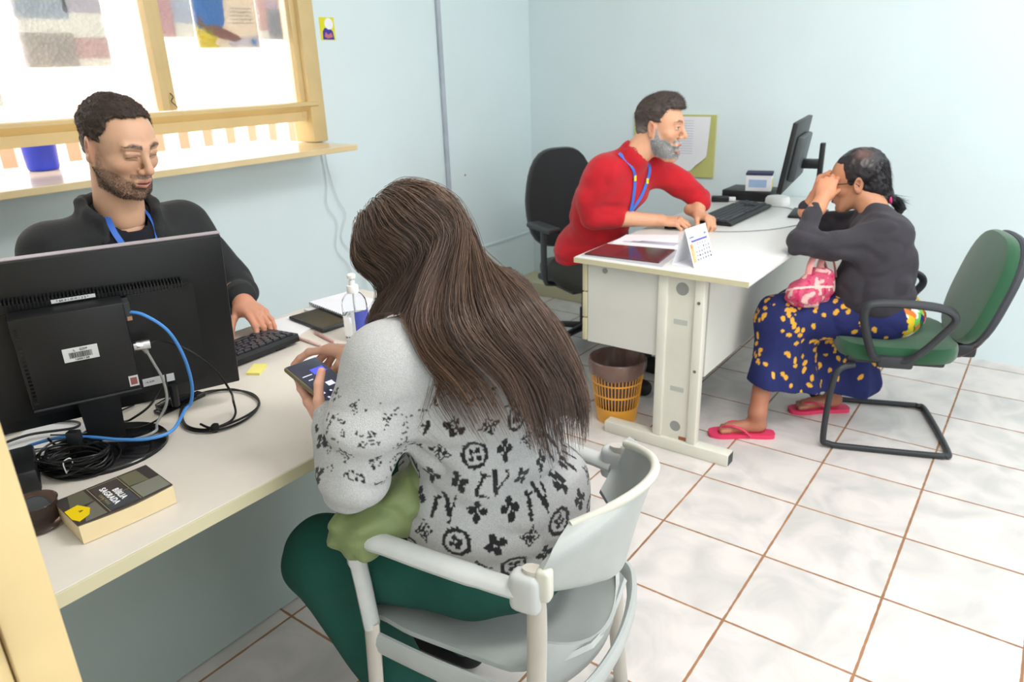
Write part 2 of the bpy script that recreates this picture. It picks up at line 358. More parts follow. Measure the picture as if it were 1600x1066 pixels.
wflat('pink_hands', [(2.42, 1.612), (2.44, 1.605), (2.47, 1.612), (2.46, 1.63), (2.443, 1.62), (2.428, 1.632)], pal('sticker_pink', (200, 120, 130)), .0035)
tag(MB().box((2, 0, 0), (0, 0, 0)) and MB().tube([(3.213, WY-.012, .0), (3.213, WY-.012, CZ)], .014, 14).obj('wall_conduit', M_['conduit'], None, True), 'grey metal cable conduit running up the window wall', 'conduit')
tag(MB().lathe([(0, 0), (.006, 0), (.005, .004), (0, .006)], (0, 0, 0), 10).obj('wall_nail', pal('rust', (170, 130, 90)), None, True), 'small rusty screw left in the wall right of the conduit', 'screw')
bpy.data.objects['wall_nail'].location = (3.378, WY, .851); bpy.data.objects['wall_nail'].rotation_euler = (PI/2, 0, 0)
cable('hanging_wire', [(2.31, WY-.01, 1.12), (2.32, WY-.012, .95), (2.30, WY-.02, .85), (2.35, WY-.02, .75), (2.33, WY-.015, .62), (2.40, WY-.02, .5), (2.42, WY-.03, .3), (2.5, WY-.03, .01)], .0022, M_['white_cable'], None, 'thin white wire hanging down the wall from the counter shelf, tighter one', 'wire', group='wires hanging from the shelf')
cable('hanging_wire', [(2.335, WY-.01, 1.12), (2.34, WY-.012, 1.02), (2.37, WY-.02, .87), (2.41, WY-.02, .78), (2.37, WY-.015, .66), (2.47, WY-.02, .52), (2.5, WY-.03, .3), (2.56, WY-.03, .01)], .0022, M_['white_cable'], None, 'thin white wire with a wide loop hanging below the counter shelf end', 'wire', group='wires hanging from the shelf')
# door jamb close to the camera at the left
dr = bpy.data.objects.new('door_1', None); SC.collection.objects.link(dr); dr.location = (.16, .75, 0); struct(dr)
MB().bx((.139, .73, 0), (.19, .85, 2.15), .003).obj('door_frame', CP, dr, True, True)
MB().bx((-.75, .735, 0), (.137, .775, 2.1), .002).obj('door_leaf', CP, dr, True, True)
MB().box((.1195, .7255, .98), (.012, .02, .09), .003).obj('strike_plate', pal('rust_dark', (96, 60, 44)), dr, True, True)
# ------------------------------------------------------------------ desk 1
DZ = .745
d1 = thing('office_desk', 'long cream office desk in the foreground carrying the monitor seen from behind', 'desk', (.9, 1.48, 0))
MB().bx((-.25, 1.078, DZ-.026), (1.62, 1.878, DZ), .002).obj('tabletop', M_['laminate'], d1, world=True)
MB().bx((-.25, 1.0745, DZ-.026), (1.622, 1.0785, DZ-.0005), .001).obj('edge_band', M_['cream_edge'], d1, world=True, label='greenish cream edge band')
MB().bx((-.2, 1.575, .005), (1.55, 1.593, DZ-.026)).obj('modesty_panel', M_['panel_grey'], d1, world=True)
for x in (-.2, 1.53): MB().bx((x, 1.2, 0), (x+.025, 1.85, DZ-.026), .002).obj('side_panel', M_['panel_grey'], d1, world=True)
# ------------------------------------------------------------------ monitor seen from behind
al = -.358; ME1 = np.array([math.cos(al), math.sin(al), -.009]); ME1 /= np.linalg.norm(ME1); mn = np.array([math.sin(al), -math.cos(al), 0]); mz = np.cross(ME1, mn)*-1; mz = mz/np.linalg.norm(mz)*(1 if mz[2] > 0 else -1)
MU = mz*math.cos(.171)+mn*math.sin(.171); MN = np.cross(ME1, MU); MO = np.array([.567, 1.514, .804])
def mp(a, b, c=0): return MO+ME1*a+MU*b+MN*c
def mbox(mb, a, b, c0, c1, r=.002, a2=None, b2=None):   # box in monitor coordinates a..a2, b..b2, c0..c1
    t = bmesh.new(); bmesh.ops.create_cube(t, size=1)
    for v in t.verts: v.co = Vector(((a+a2)/2+v.co.x*(a2-a), (b+b2)/2+v.co.y*(b2-b), (c0+c1)/2+v.co.z*(c1-c0)))
    if r: bmesh.ops.bevel(t, geom=t.edges[:], offset=r, segments=2, affect='EDGES', profile=.5)
    M = Matrix(((ME1[0], MU[0], MN[0], MO[0]), (ME1[1], MU[1], MN[1], MO[1]), (ME1[2], MU[2], MN[2], MO[2]), (0, 0, 0, 1)))
    return mb.bm(t, M)
mo = thing('computer_monitor', 'large black monitor seen from behind on the foreground desk', 'monitor', (.54, 1.462, DZ))
BPm = M_['black_plastic']
m = MB(); mbox(m, -.283, 0, -.022, 0, .003, .283, .354); m.obj('housing', BPm, mo, True, True)
m = MB(); mbox(m, -.284, .3535, -.024, -.008, .001, .284, .356); m.obj('bezel', pal('bezel_grey', (150, 140, 146), .35), mo, world=True, label='greyish bezel edge')
m = MB(); m.prism([(-.215, .035), (.208, .04), (.214, .05), (.214, .262), (.207, .27), (-.215, .285)], mp(0, 0, -.002), ME1, MU, MN*.020); m.obj('rear_cover', BPm, mo, False, True)
m = MB()
for i in range(66): mbox(m, -.212+i*.0062, .275-i*.00022, .0, .0205, 0, -.2092+i*.0062, .292-i*.00022)
m.obj('vent_slats', BPm, mo, world=True)
m = MB(); mbox(m, -.21, .262, .017, .020, 0, .205, .2635); m.obj('seam', M_['black_gloss'], mo, world=True)
# neck and oval base
m = MB(); m.prism([(-.040, .12), (.040, .12), (.032, -.055), (-.032, -.055)], mp(.002, 0, .022), ME1, MU, MN*.026); m.obj('neck', BPm, mo, world=True)
bs = MB(); bs.lathe([(0, 0), (1, 0), (1, .006), (.97, .010), (0, .012)], (0, 0, 0), 48); o = bs.obj('base', M_['black_gloss'], mo, True)
o.scale = (.118, .108, 1); o.location = (0.0, 0, 0); o.rotation_euler = (0, 0, al)
# small computer box mounted on the back
pc = thing('mini_computer', 'slim black mini computer mounted on the back of the foreground monitor', 'computer', tuple(mp(-.01, .07, .05)))
m = MB(); mbox(m, -.108, .076, .021, .060, .003, .079, .268); m.obj('case', BPm, pc, True, True)
m = MB()
for i in range(20): mbox(m, -.1025, .088+i*.0083, .0595, .0606, 0, -.0965, .0925+i*.0083)
m.obj('vent_holes', M_['black_gloss'], pc, world=True)
m = MB(); mbox(m, -.107, .0715, .021, .062, .001, .080, .0755); m.obj('mounting_bracket', M_['dark_grey'], pc, world=True)
lb = MB(); mbox(lb, -.038, .164, .0595, .0608, .0004, .021, .193); lo = lb.obj('asset_label', M_['label_white'], pc, world=True, label='white barcode label')
m = MB()
xs = -.028
rr_ = random.Random(3)
while xs < .010:
    wv = rr_.choice((.0006, .001, .0015)); mbox(m, xs, .1715, .0607, .0611, 0, xs+wv, .1835); xs += wv+rr_.choice((.0006, .0009))
m.obj('barcode', M_['ink'], lo, world=True)
text('label_text', 'L   GDF', .0065, mp(-.008, .188, .0612), ME1, MU, M_['ink'], lo, True)
text('label_text', '1600/138', .0058, mp(-.008, .168, .0612), ME1, MU, M_['ink'], lo, True)
m = MB(); mbox(m, -.035, .2715, .0195, .0215, 0, .038, .2785); s_ = m.obj('sticker_strip', M_['label_white'], mo, world=True, label='narrow white sticker strip')
text('strip_text', '* BR 0 1 M M 1 2 5 *', .0055, mp(.0, .275, .0217), ME1, MU, M_['ink'], s_, True)
m = MB(); mbox(m, .061, .083, .0595, .0606, 0, .078, .107); s_ = m.obj('seal_sticker', M_['label_white'], pc, world=True, label='small red and white seal')
m = MB(); mbox(m, .0635, .087, .0605, .0609, 0, .0755, .103); m.obj('seal_print', pal('seal_red', (150, 90, 84)), s_, world=True)
m = MB(); mbox(m, .087, .052, .018, .0205, 0, .148, .069); m.obj('spec_label', M_['label_white'], mo, world=True, label='white specification label')
text('spec_text', '16.5W', .006, mp(.10, .061, .0207), ME1, MU, M_['ink'], mo, True)
m = MB(); mbox(m, .079, .232, .024, .05, .001, .090, .262); m.obj('network_port', M_['dark_grey'], pc, world=True)
m = MB(); mbox(m, .081, .222, .03, .048, .001, .0905, .2315); m.obj('port_plug', pal('copper_bits', (190, 150, 120), .3, ), pc, world=True)
# display connector (chrome barrel)
cn = thing('video_connector', 'chrome video plug at the right side of the mini computer', 'connector', tuple(mp(.095, .165, .045)))
MB().tube([mp(.082, .163, .045), mp(.087, .163, .045), mp(.088, .163, .045), mp(.1, .163, .045), mp(.1, .163, .045), mp(.112, .163, .045)], [.010, .0105, .0098, .0098, .0105, .0105], 20).obj('barrel', M_['chrome'], cn, True, True)
MB().tube([mp(.1, .155, .045), mp(.104, .145, .048)], [.006, .004], 10).obj('strain_relief', M_['grey_cable'], cn, True, True)
# cables of the foreground desk
z0 = DZ
cable('network_cable', [mp(.085, .240, .045), mp(.11, .235, .06), mp(.145, .20, .075), mp(.165, .14, .08), mp(.172, .07, .078), mp(.165, .02, .072), (.680, 1.386, .800), (.624, 1.340, .790), (.579, 1.344, .790), (.544, 1.388, .790), (.513, 1.455, .790), (.483, 1.514, .785), (.443, 1.554, .775), (.416, 1.567, .765), (.39, 1.575, .757), (.30, 1.60, .749)], .0034, M_['blue_cable'], None, 'light blue network cable arching from the monitor down across the desk', 'cable')
cable('video_cable', [mp(.104, .147, .048), mp(.112, .12, .055), mp(.122, .08, .06), mp(.12, .03, .065), mp(.095, -.01, .07), (.60, 1.365, .79), (.565, 1.385, .782), (.53, 1.43, .78), (.49, 1.47, .775), (.455, 1.515, .772), (.42, 1.55, .762), (.38, 1.56, .752), (.30, 1.575, .749)], .0028, M_['grey_cable'], None, 'grey video cable hanging from the chrome plug behind the monitor', 'cable')
cable('power_cable', [mp(.113, .163, .045), mp(.13, .166, .045), mp(.16, .155, .06), mp(.19, .13, .07), mp(.225, .08, .075), mp(.245, .03, .08), (.79, 1.385, .775), (.775, 1.36, .757), (.745, 1.345, .752), (.70, 1.36, .751), (.69, 1.42, .751), (.735, 1.50, .751), (.80, 1.53, .751), (.855, 1.50, .751), (.862, 1.42, .751), (.835, 1.36, .753), (.78, 1.335, .754), (.715, 1.345, .753), (.70, 1.375, .76)], .0026, M_['black_cable'], None, 'black power cable looping from the monitor over the desk at right', 'cable')
tl = lambda x, y, z=.7505: (x, y, z)
cable('coiled_cable', [tl(.697, 1.452), tl(.75, 1.525), tl(.81, 1.54), tl(.852, 1.50), tl(.868, 1.44), tl(.852, 1.385), tl(.81, 1.342), tl(.755, 1.325), tl(.704, 1.341), tl(.682, 1.39)], .0027, M_['black_cable'], None, 'wide loop of black cable lying on the desk right of the monitor', 'cable', closed=True)
MB().box((.714, 1.344, .7535), (.018, .014, .018), .004, (0, 0, .6)).obj('cable_tie', M_['black_matte'], bpy.data.objects['coiled_cable'], True, True)
bun = thing('cable_bundle', 'tied bundle of thin black cables on the monitor base', 'cable bundle', (.49, 1.44, z0))
rg = random.Random(11)
for i in range(13):
    cx, cy = .474+rg.uniform(-.010, .010), 1.425+rg.uniform(-.010, .010); ra, rb = rg.uniform(.045, .066), rg.uniform(.026, .046); ph_ = rg.uniform(-.25, .25)-.93
    pts = [(cx+ra*math.cos(a)*math.cos(ph_)-rb*math.sin(a)*math.sin(ph_), cy+ra*math.cos(a)*math.sin(ph_)+rb*math.sin(a)*math.cos(ph_), z0+.016+i*.0024+.006*math.sin(a*2+i*1.3)) for a in np.linspace(0, 2*PI, 13)[:-1]]
    cable('strand_loop', pts, .0022, M_['black_cable'], bun, closed=True)
MB().box((.487, 1.455, z0+.045), (.024, .018, .05), .003, (0, 0, -.9)).obj('plug', M_['black_plastic'], bun, True, True)
cable('wire_tie', [(.438, 1.395, z0+.02), (.436, 1.39, z0+.045), (.446, 1.383, z0+.052), (.45, 1.39, z0+.035), (.441, 1.40, z0+.02)], .0012, M_['white_cable'], bun)
cable('loose_cable', [mp(-.10, -.01, .03), mp(-.09, -.03, .03), (.505, 1.55, .757), (.55, 1.50, .758), (.60, 1.52, .765), mp(.05, .0, .05), mp(.09, .03, .06), mp(.12, .06, .04)], .0024, M_['black_cable'], None, 'black cable dipping under the monitor and rising behind its neck', 'cable', group='loose cables under the monitor')
cable('loose_cable', [(.31, 1.60, .749), (.38, 1.60, .752), (.44, 1.58, .755), (.49, 1.53, .757), (.53, 1.55, .757), (.60, 1.60, .752), (.68, 1.62, .749)], .0022, M_['black_cable'], None, 'thin black cable crossing the white paper under the monitor', 'cable', group='loose cables under the monitor')
cable('loose_cable', [(.33, 1.64, .749), (.40, 1.66, .752), (.47, 1.655, .755), (.54, 1.60, .757), (.56, 1.64, .752), (.52, 1.70, .75), (.44, 1.72, .749)], .003, M_['dark_grey'], None, 'thick dark grey cable curving over the white paper', 'cable', group='loose cables under the monitor')
cable('loose_cable', [(.435, 1.50, .749), (.425, 1.44, .75), (.445, 1.39, .75), (.49, 1.37, .75), (.54, 1.40, .758), (.555, 1.45, .765)], .0022, M_['black_cable'], None, 'thin black cable along the near rim of the monitor base', 'cable', group='loose cables under the monitor')
cable('loose_cable', [mp(.13, .08, .035), mp(.125, .04, .05), mp(.11, .0, .06), (.62, 1.46, .765), (.575, 1.50, .765), (.53, 1.56, .758), (.50, 1.62, .752)], .002, M_['black_cable'], None, 'thin black cable dropping from the specification label beside the neck', 'cable', group='loose cables under the monitor')
ph = thing('cable_plug', 'black barrel plug pushed up under the rear cover near the specification label', 'plug', tuple(mp(.14, .03, .03)))
MB().tube([mp(.14, -.005, .03), mp(.141, .045, .025)], .0085, 14).obj('barrel', M_['black_plastic'], ph, True, True)
# papers, adapter, glass, book
def sheetobj(name, pts, z, label, cat, m='white_paper', th=.0012):
    a = np.array(pts, float); c = a.mean(0); mb = MB().prism(a-c, (0, 0, 0), (1, 0, 0), (0, 1, 0), (0, 0, th)); o = mb.obj(name, M_[m]); o.location = (c[0], c[1], z); return tag(o, label, cat)
sheetobj('paper_sheet', [(.40, 1.64), (.52, 1.735), (.585, 1.60), (.484, 1.525)], DZ, 'white paper under the tangle of cables left of the monitor base', 'paper')
ad = MB(); ad.box((0, 0, .024), (.05, .125, .048), .006); tag(ad.obj('power_adapter', M_['black_plastic'], None, True), 'black power adapter brick beside the glass at the photo edge', 'adapter').location = (.394, 1.478, DZ)
bpy.data.objects['power_adapter'].rotation_euler = (0, 0, -.33)
bpy.data.objects['power_adapter'].location = (.392, 1.47, DZ)
sg = mat('smoked_glass', (120, 100, 92), .06, trans=.85, noise=(5, .05), ior=1.3)
gl = thing('smoked_glass_dish', 'small smoked brown glass dish at the photo edge beside the thick book', 'dish', (.345, 1.292, DZ))
MB().lathe([(0, .001), (.036, .001), (.041, .004), (.039, .007), (.034, .009), (.036, .045), (.0375, .046), (.0365, .047), (.0345, .045), (.032, .011), (0, .010)], (0, 0, 0), 40).obj('bowl', sg, gl, True)
pk = MB().lathe([(0, 0), (.021, 0), (.024, .003), (.024, .010), (.021, .013), (0, .013)], (0, 0, 0), 28).obj('black_disc', M_['dark_grey'], None, True)
tag(pk, 'dark round disc leaning inside the smoked glass dish', 'disc'); pk.location = (.348, 1.297, DZ+.024); pk.rotation_euler = (.7, -.3, 0)
# the book: cover outline measured on the desk
bk = thing('thick_book', 'thick paperback with dark patchwork cover at the desk front edge', 'book', (.45, 1.24, DZ), 0)
BA, BB = np.array([.378, 1.163, 0]), np.array([.532, 1.150, 0])   # near bottom corners
bu = (BB-BA)/np.linalg.norm(BB-BA); bl = np.linalg.norm(BB-BA)*1.0
bl = .155; bv = np.array([-bu[1], bu[0], 0]); bwid = .112; bh = .036
bk.rotation_euler = (0, 0, math.atan2(bu[1], bu[0])); bk.location = (BA[0]-.016, BA[1]+.004, DZ)
pg = mat('page_block', (232, 212, 170), .8, noise=(6, .06))
_nt = pg.node_tree; _w = _nt.nodes.new('ShaderNodeTexWave'); _w.bands_direction = 'Z'; _w.inputs['Scale'].default_value = 260; _w.inputs['Distortion'].default_value = 2
_b = _nt.nodes.new('ShaderNodeBump'); _b.inputs['Strength'].default_value = .4; _b.inputs['Distance'].default_value = .001
_nt.links.new(_nt.nodes['Texture Coordinate'].outputs['Object'], _w.inputs['Vector']); _nt.links.new(_w.outputs['Fac'], _b.inputs['Height']); _nt.links.new(_b.outputs[0], _nt.nodes['Principled BSDF'].inputs['Normal'])
pb = MB(); n = 14; V = []; F = []
for i in range(n+1):
    x = bl*i/n; bow = .004*math.sin(PI*i/n)
    for (y, z) in ((0+bow*-.6, .001), (bwid, .001), (bwid, bh-.002+.0*x), (.002-bow*.6, bh-.002-.003*math.sin(PI*i/n))): V.append((x, y, z))
for i in range(n):
    for k in range(4): F.append((i*4+k, i*4+(k+1) % 4, (i+1)*4+(k+1) % 4, (i+1)*4+k))
F += [(0, 1, 2, 3), tuple(n*4+k for k in range(4))]
pb.add(V, F).obj('page_block', pg, bk)
def cover(name, poly, z, m, th=.0006):  # patches follow a slightly sagging cover
    return MB().prism(poly, (0, 0, z), (1, 0, 0), (0, 1, 0), (0, 0, th)).obj(name, m, bk)
W, Dd = bl, bwid
cv = cover('cover', [(-.001, .003), (.04, .0), (.09, -.002), (W+.001, .004), (W+.001, Dd), (-.001, Dd)], bh-.0015, pal('cover_dark', (66, 60, 58), .35), .0015)
MB().bx((-.001, Dd, 0), (W+.001, Dd+.0015, bh)).obj('spine', M_['cover_dark'], bk)
zc = bh+.0002
def patch(nm, poly, c): 
    o = MB().prism(poly, (0, 0, zc), (1, 0, 0), (0, 1, 0), (0, 0, .0004)).obj(nm, pal('pt%d%d%d' % c, c, .35), cv)
    return o
patch('olive_patch', [(.008, .06), (.045, .06), (.045, .11), (.02, .11)], (96, 94, 78))
patch('olive_patch', [(.012, .004), (.046, .004), (.046, .057), (.028, .05)], (112, 110, 98))
patch('olive_patch', [(.104, .06), (.137, .056), (.135, .108), (.104, .108)], (108, 106, 84))
patch('grey_patch', [(.104, .004), (W-.001, .008), (W-.001, .055), (.104, .055)], (128, 128, 116))
patch('slate_patch', [(.053, .006), (.098, .004), (.098, .05), (.053, .05)], (72, 74, 78))
patch('brown_patch', [(.053, .056), (.098, .056), (.098, .106), (.053, .106)], (74, 66, 64))
for a, b in (((.050, 0), (.0512, .11)), ((.1005, 0), (.1017, .11))): MB().bx((a[0], a[1]+.003, zc+.0002), (b[0], b[1], zc+.0007)).obj('gilt_line', pal('gilt', (150, 140, 108), .4), cv)
for yy in (.0525, .106): MB().bx((.05, yy, zc+.0002), (.1015, yy+.0007, zc+.0007)).obj('gilt_line', M_['gilt'], cv)
MB().prism([(.0, .055), (.0, .09), (.022, .095), (.033, .07), (.025, .05), (.006, .04)], (-.0005, -.028, zc+.0003), (1, 0, 0), (0, 1, 0), (0, 0, .0006)).obj('yellow_mark', pal('cover_yellow', (232, 200, 20), .4), cv)
text('mark_text', 'A', .010, (.018, .042, zc+.0012), (0, -1, 0), (1, 0, 0), M_['ink'], cv, depth=.0002)
WP = M_['white_paper']
text('title_text', 'BÍBLIA', .0145, (.083, .048, zc+.0009), (0, -1, 0), (1, 0, 0), WP, cv, depth=.0002, bold=.0003)
text('title_text', 'SAGRADA', .0145, (.0685, .054, zc+.0009), (0, -1, 0), (1, 0, 0), WP, cv, depth=.0002, bold=.0003)
text('title_text', 'CAPA MOLE', .0072, (.058, .048, zc+.0009), (0, -1, 0), (1, 0, 0), M_['gilt'], cv, depth=.0002)
# keyboards: keys are parts sharing a few meshes
def keyboard(name, label, loc, rz, L, Wd, colk, cat='keyboard', base='black_plastic', curved=False):
    t = thing(name, label, cat, loc, rz)
    MB().prism([(-Wd/2, 0), (Wd/2, 0), (Wd/2, .012), (Wd/2-.004, .022), (-Wd/2+.012, .013), (-Wd/2, .008)], (-L/2, 0, 0), (0, 1, 0), (0, 0, 1), (L, 0, 0)).obj('base', M_[base], t)
    pitch = (L-.02)/21.5; kh = .007; tilt = math.atan2(.009, Wd-.016)
    meshes = {}
    def key(x, y, w_):
        wk = round(w_, 2)
        if wk not in meshes:
            kb = MB(); k = pitch*wk-.0025; h = (Wd-.03)/6-.003
            V = []
            for s_, zz in ((1, 0), (.96, .004), (.78, kh)): V += [(-k/2*s_, -h/2*s_, zz), (k/2*s_, -h/2*s_, zz), (k/2*s_, h/2*s_, zz), (-k/2*s_, h/2*s_, zz)]
            F = [(0, 1, 2, 3)]+[(i*4+j, i*4+(j+1) % 4, i*4+4+(j+1) % 4, i*4+4+j) for i in (0, 1) for j in range(4)]+[(8, 9, 10, 11)]
            me = npmesh('key', np.array(V), F, False); me.materials.append(M_[colk]); meshes[wk] = me
        o = bpy.data.objects.new('key', meshes[wk]); SC.collection.objects.link(o); o.parent = t
        o.location = (x, y, .0125+(y+Wd/2-.012)*math.tan(tilt)); o.rotation_euler = (tilt, 0, 0)
    rows = [[1]*13+[0]*0, [1]*13+[1.5], [1.5]+[1]*11+[1.5], [1.75]+[1]*11+[1.75], [2.2]+[1]*10+[2.2], [1.5, 1.2, 6.5, 1.2, 1.2, 1.5]]
    rh = (Wd-.03)/6
    for r_, row in enumerate(rows):
        y = Wd/2-.018-r_*rh; x = -L/2+.01; sc = 15/sum(row)
        for w_ in row: key(x+pitch*w_*sc*.5*.98, y, w_*sc*.98); x += pitch*w_*sc*.98
        if r_ in (0, 1, 2):
            for k in range(2): key(-L/2+.01+pitch*(15.4+k*1.0), y, 1)
        if r_ == 5:
            for k in range(3): key(-L/2+.01+pitch*(15.2+k*.9), y, .9)
        if r_ >= 1:
            for k in range(4 if r_ % 2 else 3): key(-L/2+.01+pitch*(18.3+k*.92), y, .92)
    return t
mm('key_black', (34, 34, 44), .35); mm('key_grey', (62, 64, 70), .5)
k1 = keyboard('computer_keyboard', 'black keyboard under the hand of the man in the black jacket', (.925, 1.69, DZ+.008), 0, .455, .15, 'key_black')
k1.rotation_euler = (0, 0, PI+.03)
for sx in (-1, 1): MB().box((sx*.17, .06, -.002), (.03, .012, .014), .002).obj('fold_out_foot', M_['black_plastic'], k1)
# note pad, papers, tablet, pens, notebooks, bottle
sheetobj('sticky_notes', [(.935, 1.556), (.985, 1.593), (1.002, 1.562), (.953, 1.526)], DZ, 'small pad of yellow sticky notes lying on the foreground desk', 'sticky notes', 'sticky', .006)
sheetobj('paper_sheet', [(1.16, 1.76), (1.215, 1.86), (1.33, 1.84), (1.27, 1.70), (1.19, 1.68)], DZ, 'white paper between the keyboard and the tablet', 'paper', th=.003)
sheetobj('paper_slip', [(1.048, 1.485), (1.085, 1.53), (1.155, 1.50), (1.11, 1.455)], DZ, 'crumpled white paper slip beyond the hand held phone', 'paper')
tb = thing('tablet', 'black tablet lying flat between papers and sanitizer bottle', 'tablet', (1.315, 1.715, DZ+.0035), -.12)
MB().bx((-.062, -.095, 0), (.062, .095, .011), .005, 3).obj('body', M_['dark_grey'], tb, True)
MB().bx((-.056, -.086, .0108), (.056, .086, .0116)).obj('screen', M_['black_gloss'], tb)
def pen(label, a, b, c, r=.0042):
    a, b = np.array(a), np.array(b); L = np.linalg.norm(b-a); t = thing('ballpoint_pen', label, 'pen', tuple(a), math.atan2(b[1]-a[1], b[0]-a[0]), 'pens on the desk')
    MB().tube([(0, 0, 0), (L*.12, 0, 0), (L*.13, 0, 0), (L*.9, 0, 0), (L, 0, 0)], [r*.3, r*.9, r, r, r*.9], 12).obj('barrel', pal('pen%d' % c[0], c, .2), t, True)
    MB().tube([(L, 0, 0), (L+.008, 0, 0)], r*.7, 10).obj('end_cap', pal('pen_end', (230, 226, 226), .3), t, True)
pen('pale pink pen nearest the keyboard corner', (1.176, 1.672, DZ+.005), (1.168, 1.545, DZ+.005), (236, 200, 196))
pen('reddish pink pen just beside the tablet corner', (1.232, 1.658, DZ+.005), (1.205, 1.535, DZ+.005), (214, 160, 160))
nb = thing('notebook', 'white spiral notebook on top near the wall side of the desk', 'notebook', (1.44, 1.75, DZ+.012), -.15, 'stacked notebooks')
MB().bx((-.075, -.10, 0), (.075, .10, .008), .001).obj('pages', WP, nb); MB().bx((-.077, -.101, .008), (.077, .101, .0095)).obj('cover', pal('nb_cover', (238, 238, 246)), nb)
for i in range(16): MB().tube([(-.077+.003*math.cos(a), -.09+i*.012, .005+.006*math.sin(a)) for a in np.linspace(0, 2*PI, 9)[:-1]], .0007, 5, closed=True).obj('spiral_ring', M_['dark_grey'], nb)
nb2 = thing('notebook', 'second white notebook lying below the spiral notebook', 'notebook', (1.425, 1.735, DZ), -.05, 'stacked notebooks')
MB().bx((-.085, -.11, 0), (.08, .105, .010), .001).obj('pages', pal('nb_grey', (222, 222, 228)), nb2)
clr = mat('clear_plastic', (246, 248, 250), .03, trans=1, noise=(5, .01), ior=1.12)
gel = mat('clear_gel', (248, 250, 252), .02, trans=1, noise=(5, .01), ior=1.3)
bt = thing('sanitizer_bottle', 'clear pump bottle of hand gel with blue label beside the long haired woman', 'bottle', (1.272, 1.512, DZ))
MB().lathe([(0, .001), (.028, 0), (.034, .006), (.035, .02), (.035, .10), (.032, .118), (.022, .132), (.0135, .138), (.0135, .145)], (0, 0, 0), 36).obj('bottle_body', clr, bt, True)
MB().lathe([(0, .003), (.029, .003), (.033, .012), (.033, .075), (0, .075)], (0, 0, 0), 36).obj('gel', gel, bt, True)
MB().lathe([(.0, .137), (.016, .137), (.0165, .140), (.0165, .155), (.015, .158), (.009, .159), (.008, .172), (.0, .172)], (0, 0, 0), 28).obj('collar', M_['white_plastic'], bt, True)
MB().lathe([(.0045, .17), (.0045, .178), (.012, .179), (.0125, .187), (.010, .190), (0, .190)], (0, 0, 0), 24).tube([(0, 0, .184), (.012, .012, .184), (.020, .020, .181), (.023, .023, .176)], [.006, .005, .0045, .0035], 10).obj('pump_head', M_['white_plastic'], bt, True)
MB().tube([(0, 0, .02), (0, 0, .14)], .0025, 8).obj('dip_tube', M_['white_cable'], bt, True)
lv = []; lf = []
for i in range(15):
    a = math.radians(-135+i*6.5)
    for zz in (.022, .09): lv.append((.0358*math.cos(a), .0358*math.sin(a), zz))
for i in range(14): lf.append((2*i, 2*i+2, 2*i+3, 2*i+1))
MB().add(lv, lf).obj('blue_label', pal('label_blue', (70, 80, 170), .45), bt, True)
lv = [((.0362*math.cos(math.radians(a))), .0362*math.sin(math.radians(a)), z) for a, z in ((-150, .022), (-138, .022), (-138, .09), (-150, .09))]
MB().add(lv, [(0, 1, 2, 3)]).obj('label_edge', M_['label_white'], bt)
# black holder / tape dispenser under the monitor right end
hd = thing('desk_stapler', 'black stapler lying under the right end of the foreground monitor', 'stapler', (.745, 1.535, DZ), .12)
MB().box((0, 0, .005), (.12, .03, .01), .003).obj('base', M_['black_gloss'], hd, True)
MB().box((.0, 0, .024), (.11, .022, .014), .004, (0, -.12, 0)).obj('arm', M_['black_gloss'], hd, True)
MB().box((-.045, 0, .014), (.02, .024, .02), .003).obj('hinge', M_['black_gloss'], hd, True)
# ------------------------------------------------------------------ desk 2
X2, Y2A, Y2B = 2.372, .774, 1.474
d2 = thing('office_desk', 'white office desk with metal leg between the red shirt man and seated woman', 'desk', (3.2, 1.12, 0))
MB().bx((X2, Y2A, DZ-.026), (4.07, Y2B, DZ), .006, 3).obj('tabletop', M_['laminate_cool'], d2, True, True)
MB().bx((X2-.003, Y2A-.002, DZ-.024), (X2, Y2B, DZ-.003), .001).obj('edge_band', M_['cream_edge'], d2, world=True)
MC = M_['metal_cream']
MB().bx((X2+.015, .80, 0), (X2+.07, 1.335, .05), .004).obj('foot', MC, d2, True, True)
MB().bx((X2+.069, .801, .004), (X2+.0695, .80, .046)).bx((X2+.02, .7985, .004), (X2+.066, .8, .046)).obj('foot_cap', M_['dark_grey'], d2, world=True)
for y in (.955, 1.10): MB().bx((X2+.02, y-.018, .05), (X2+.06, y+.018, DZ-.026), .004).obj('post', MC, d2, True, True)
lp = MB().bx((X2+.034, .973, .05), (X2+.044, 1.082, DZ-.03)).obj('leg_panel', M_['metal_cream'], d2, world=True)
for z, rr2 in ((.105, .022), (.67, .025)):
    MB().prism([(rr2*math.cos(a), rr2*math.sin(a)) for a in np.linspace(0, 2*PI, 24)[:-1]], (X2+.0335, 1.027, z), (0, 1, 0), (0, 0, 1), (.0006, 0, 0)).obj('cable_hole', pal('hole_grey', (150, 150, 146)), d2, world=True)
for z_ in (.265, .54): MB().bx((X2+.033, 1.0, z_-.01), (X2+.034, 1.055, z_+.01)).obj('tape_mark', pal('tape', (190, 192, 184), .4), d2, world=True)
MB().bx((X2+.033, .98, .05), (X2+.034, 1.01, .065)).obj('rust_spot', pal('rust2', (160, 96, 70)), d2, world=True)
for z in (.63, .36): MB().tube([(X2+.018, .955, z), (X2+.021, .955, z)], .006, 12).obj('bolt', pal('bolt', (110, 100, 92), .4), d2, True, True)
MB().bx((X2+.08, .94, .32), (4.0, .955, DZ-.026)).obj('modesty_panel', M_['panel_cream'], d2, world=True)
MB().bx((4.0, .8, 0), (4.03, 1.44, DZ-.026)).obj('end_panel', M_['panel_cream'], d2, world=True)
MB().tube([(2.56, .94, .70), (2.56, .936, .70)], .008, 12).obj('bolt', M_['bolt'], d2, True, True)
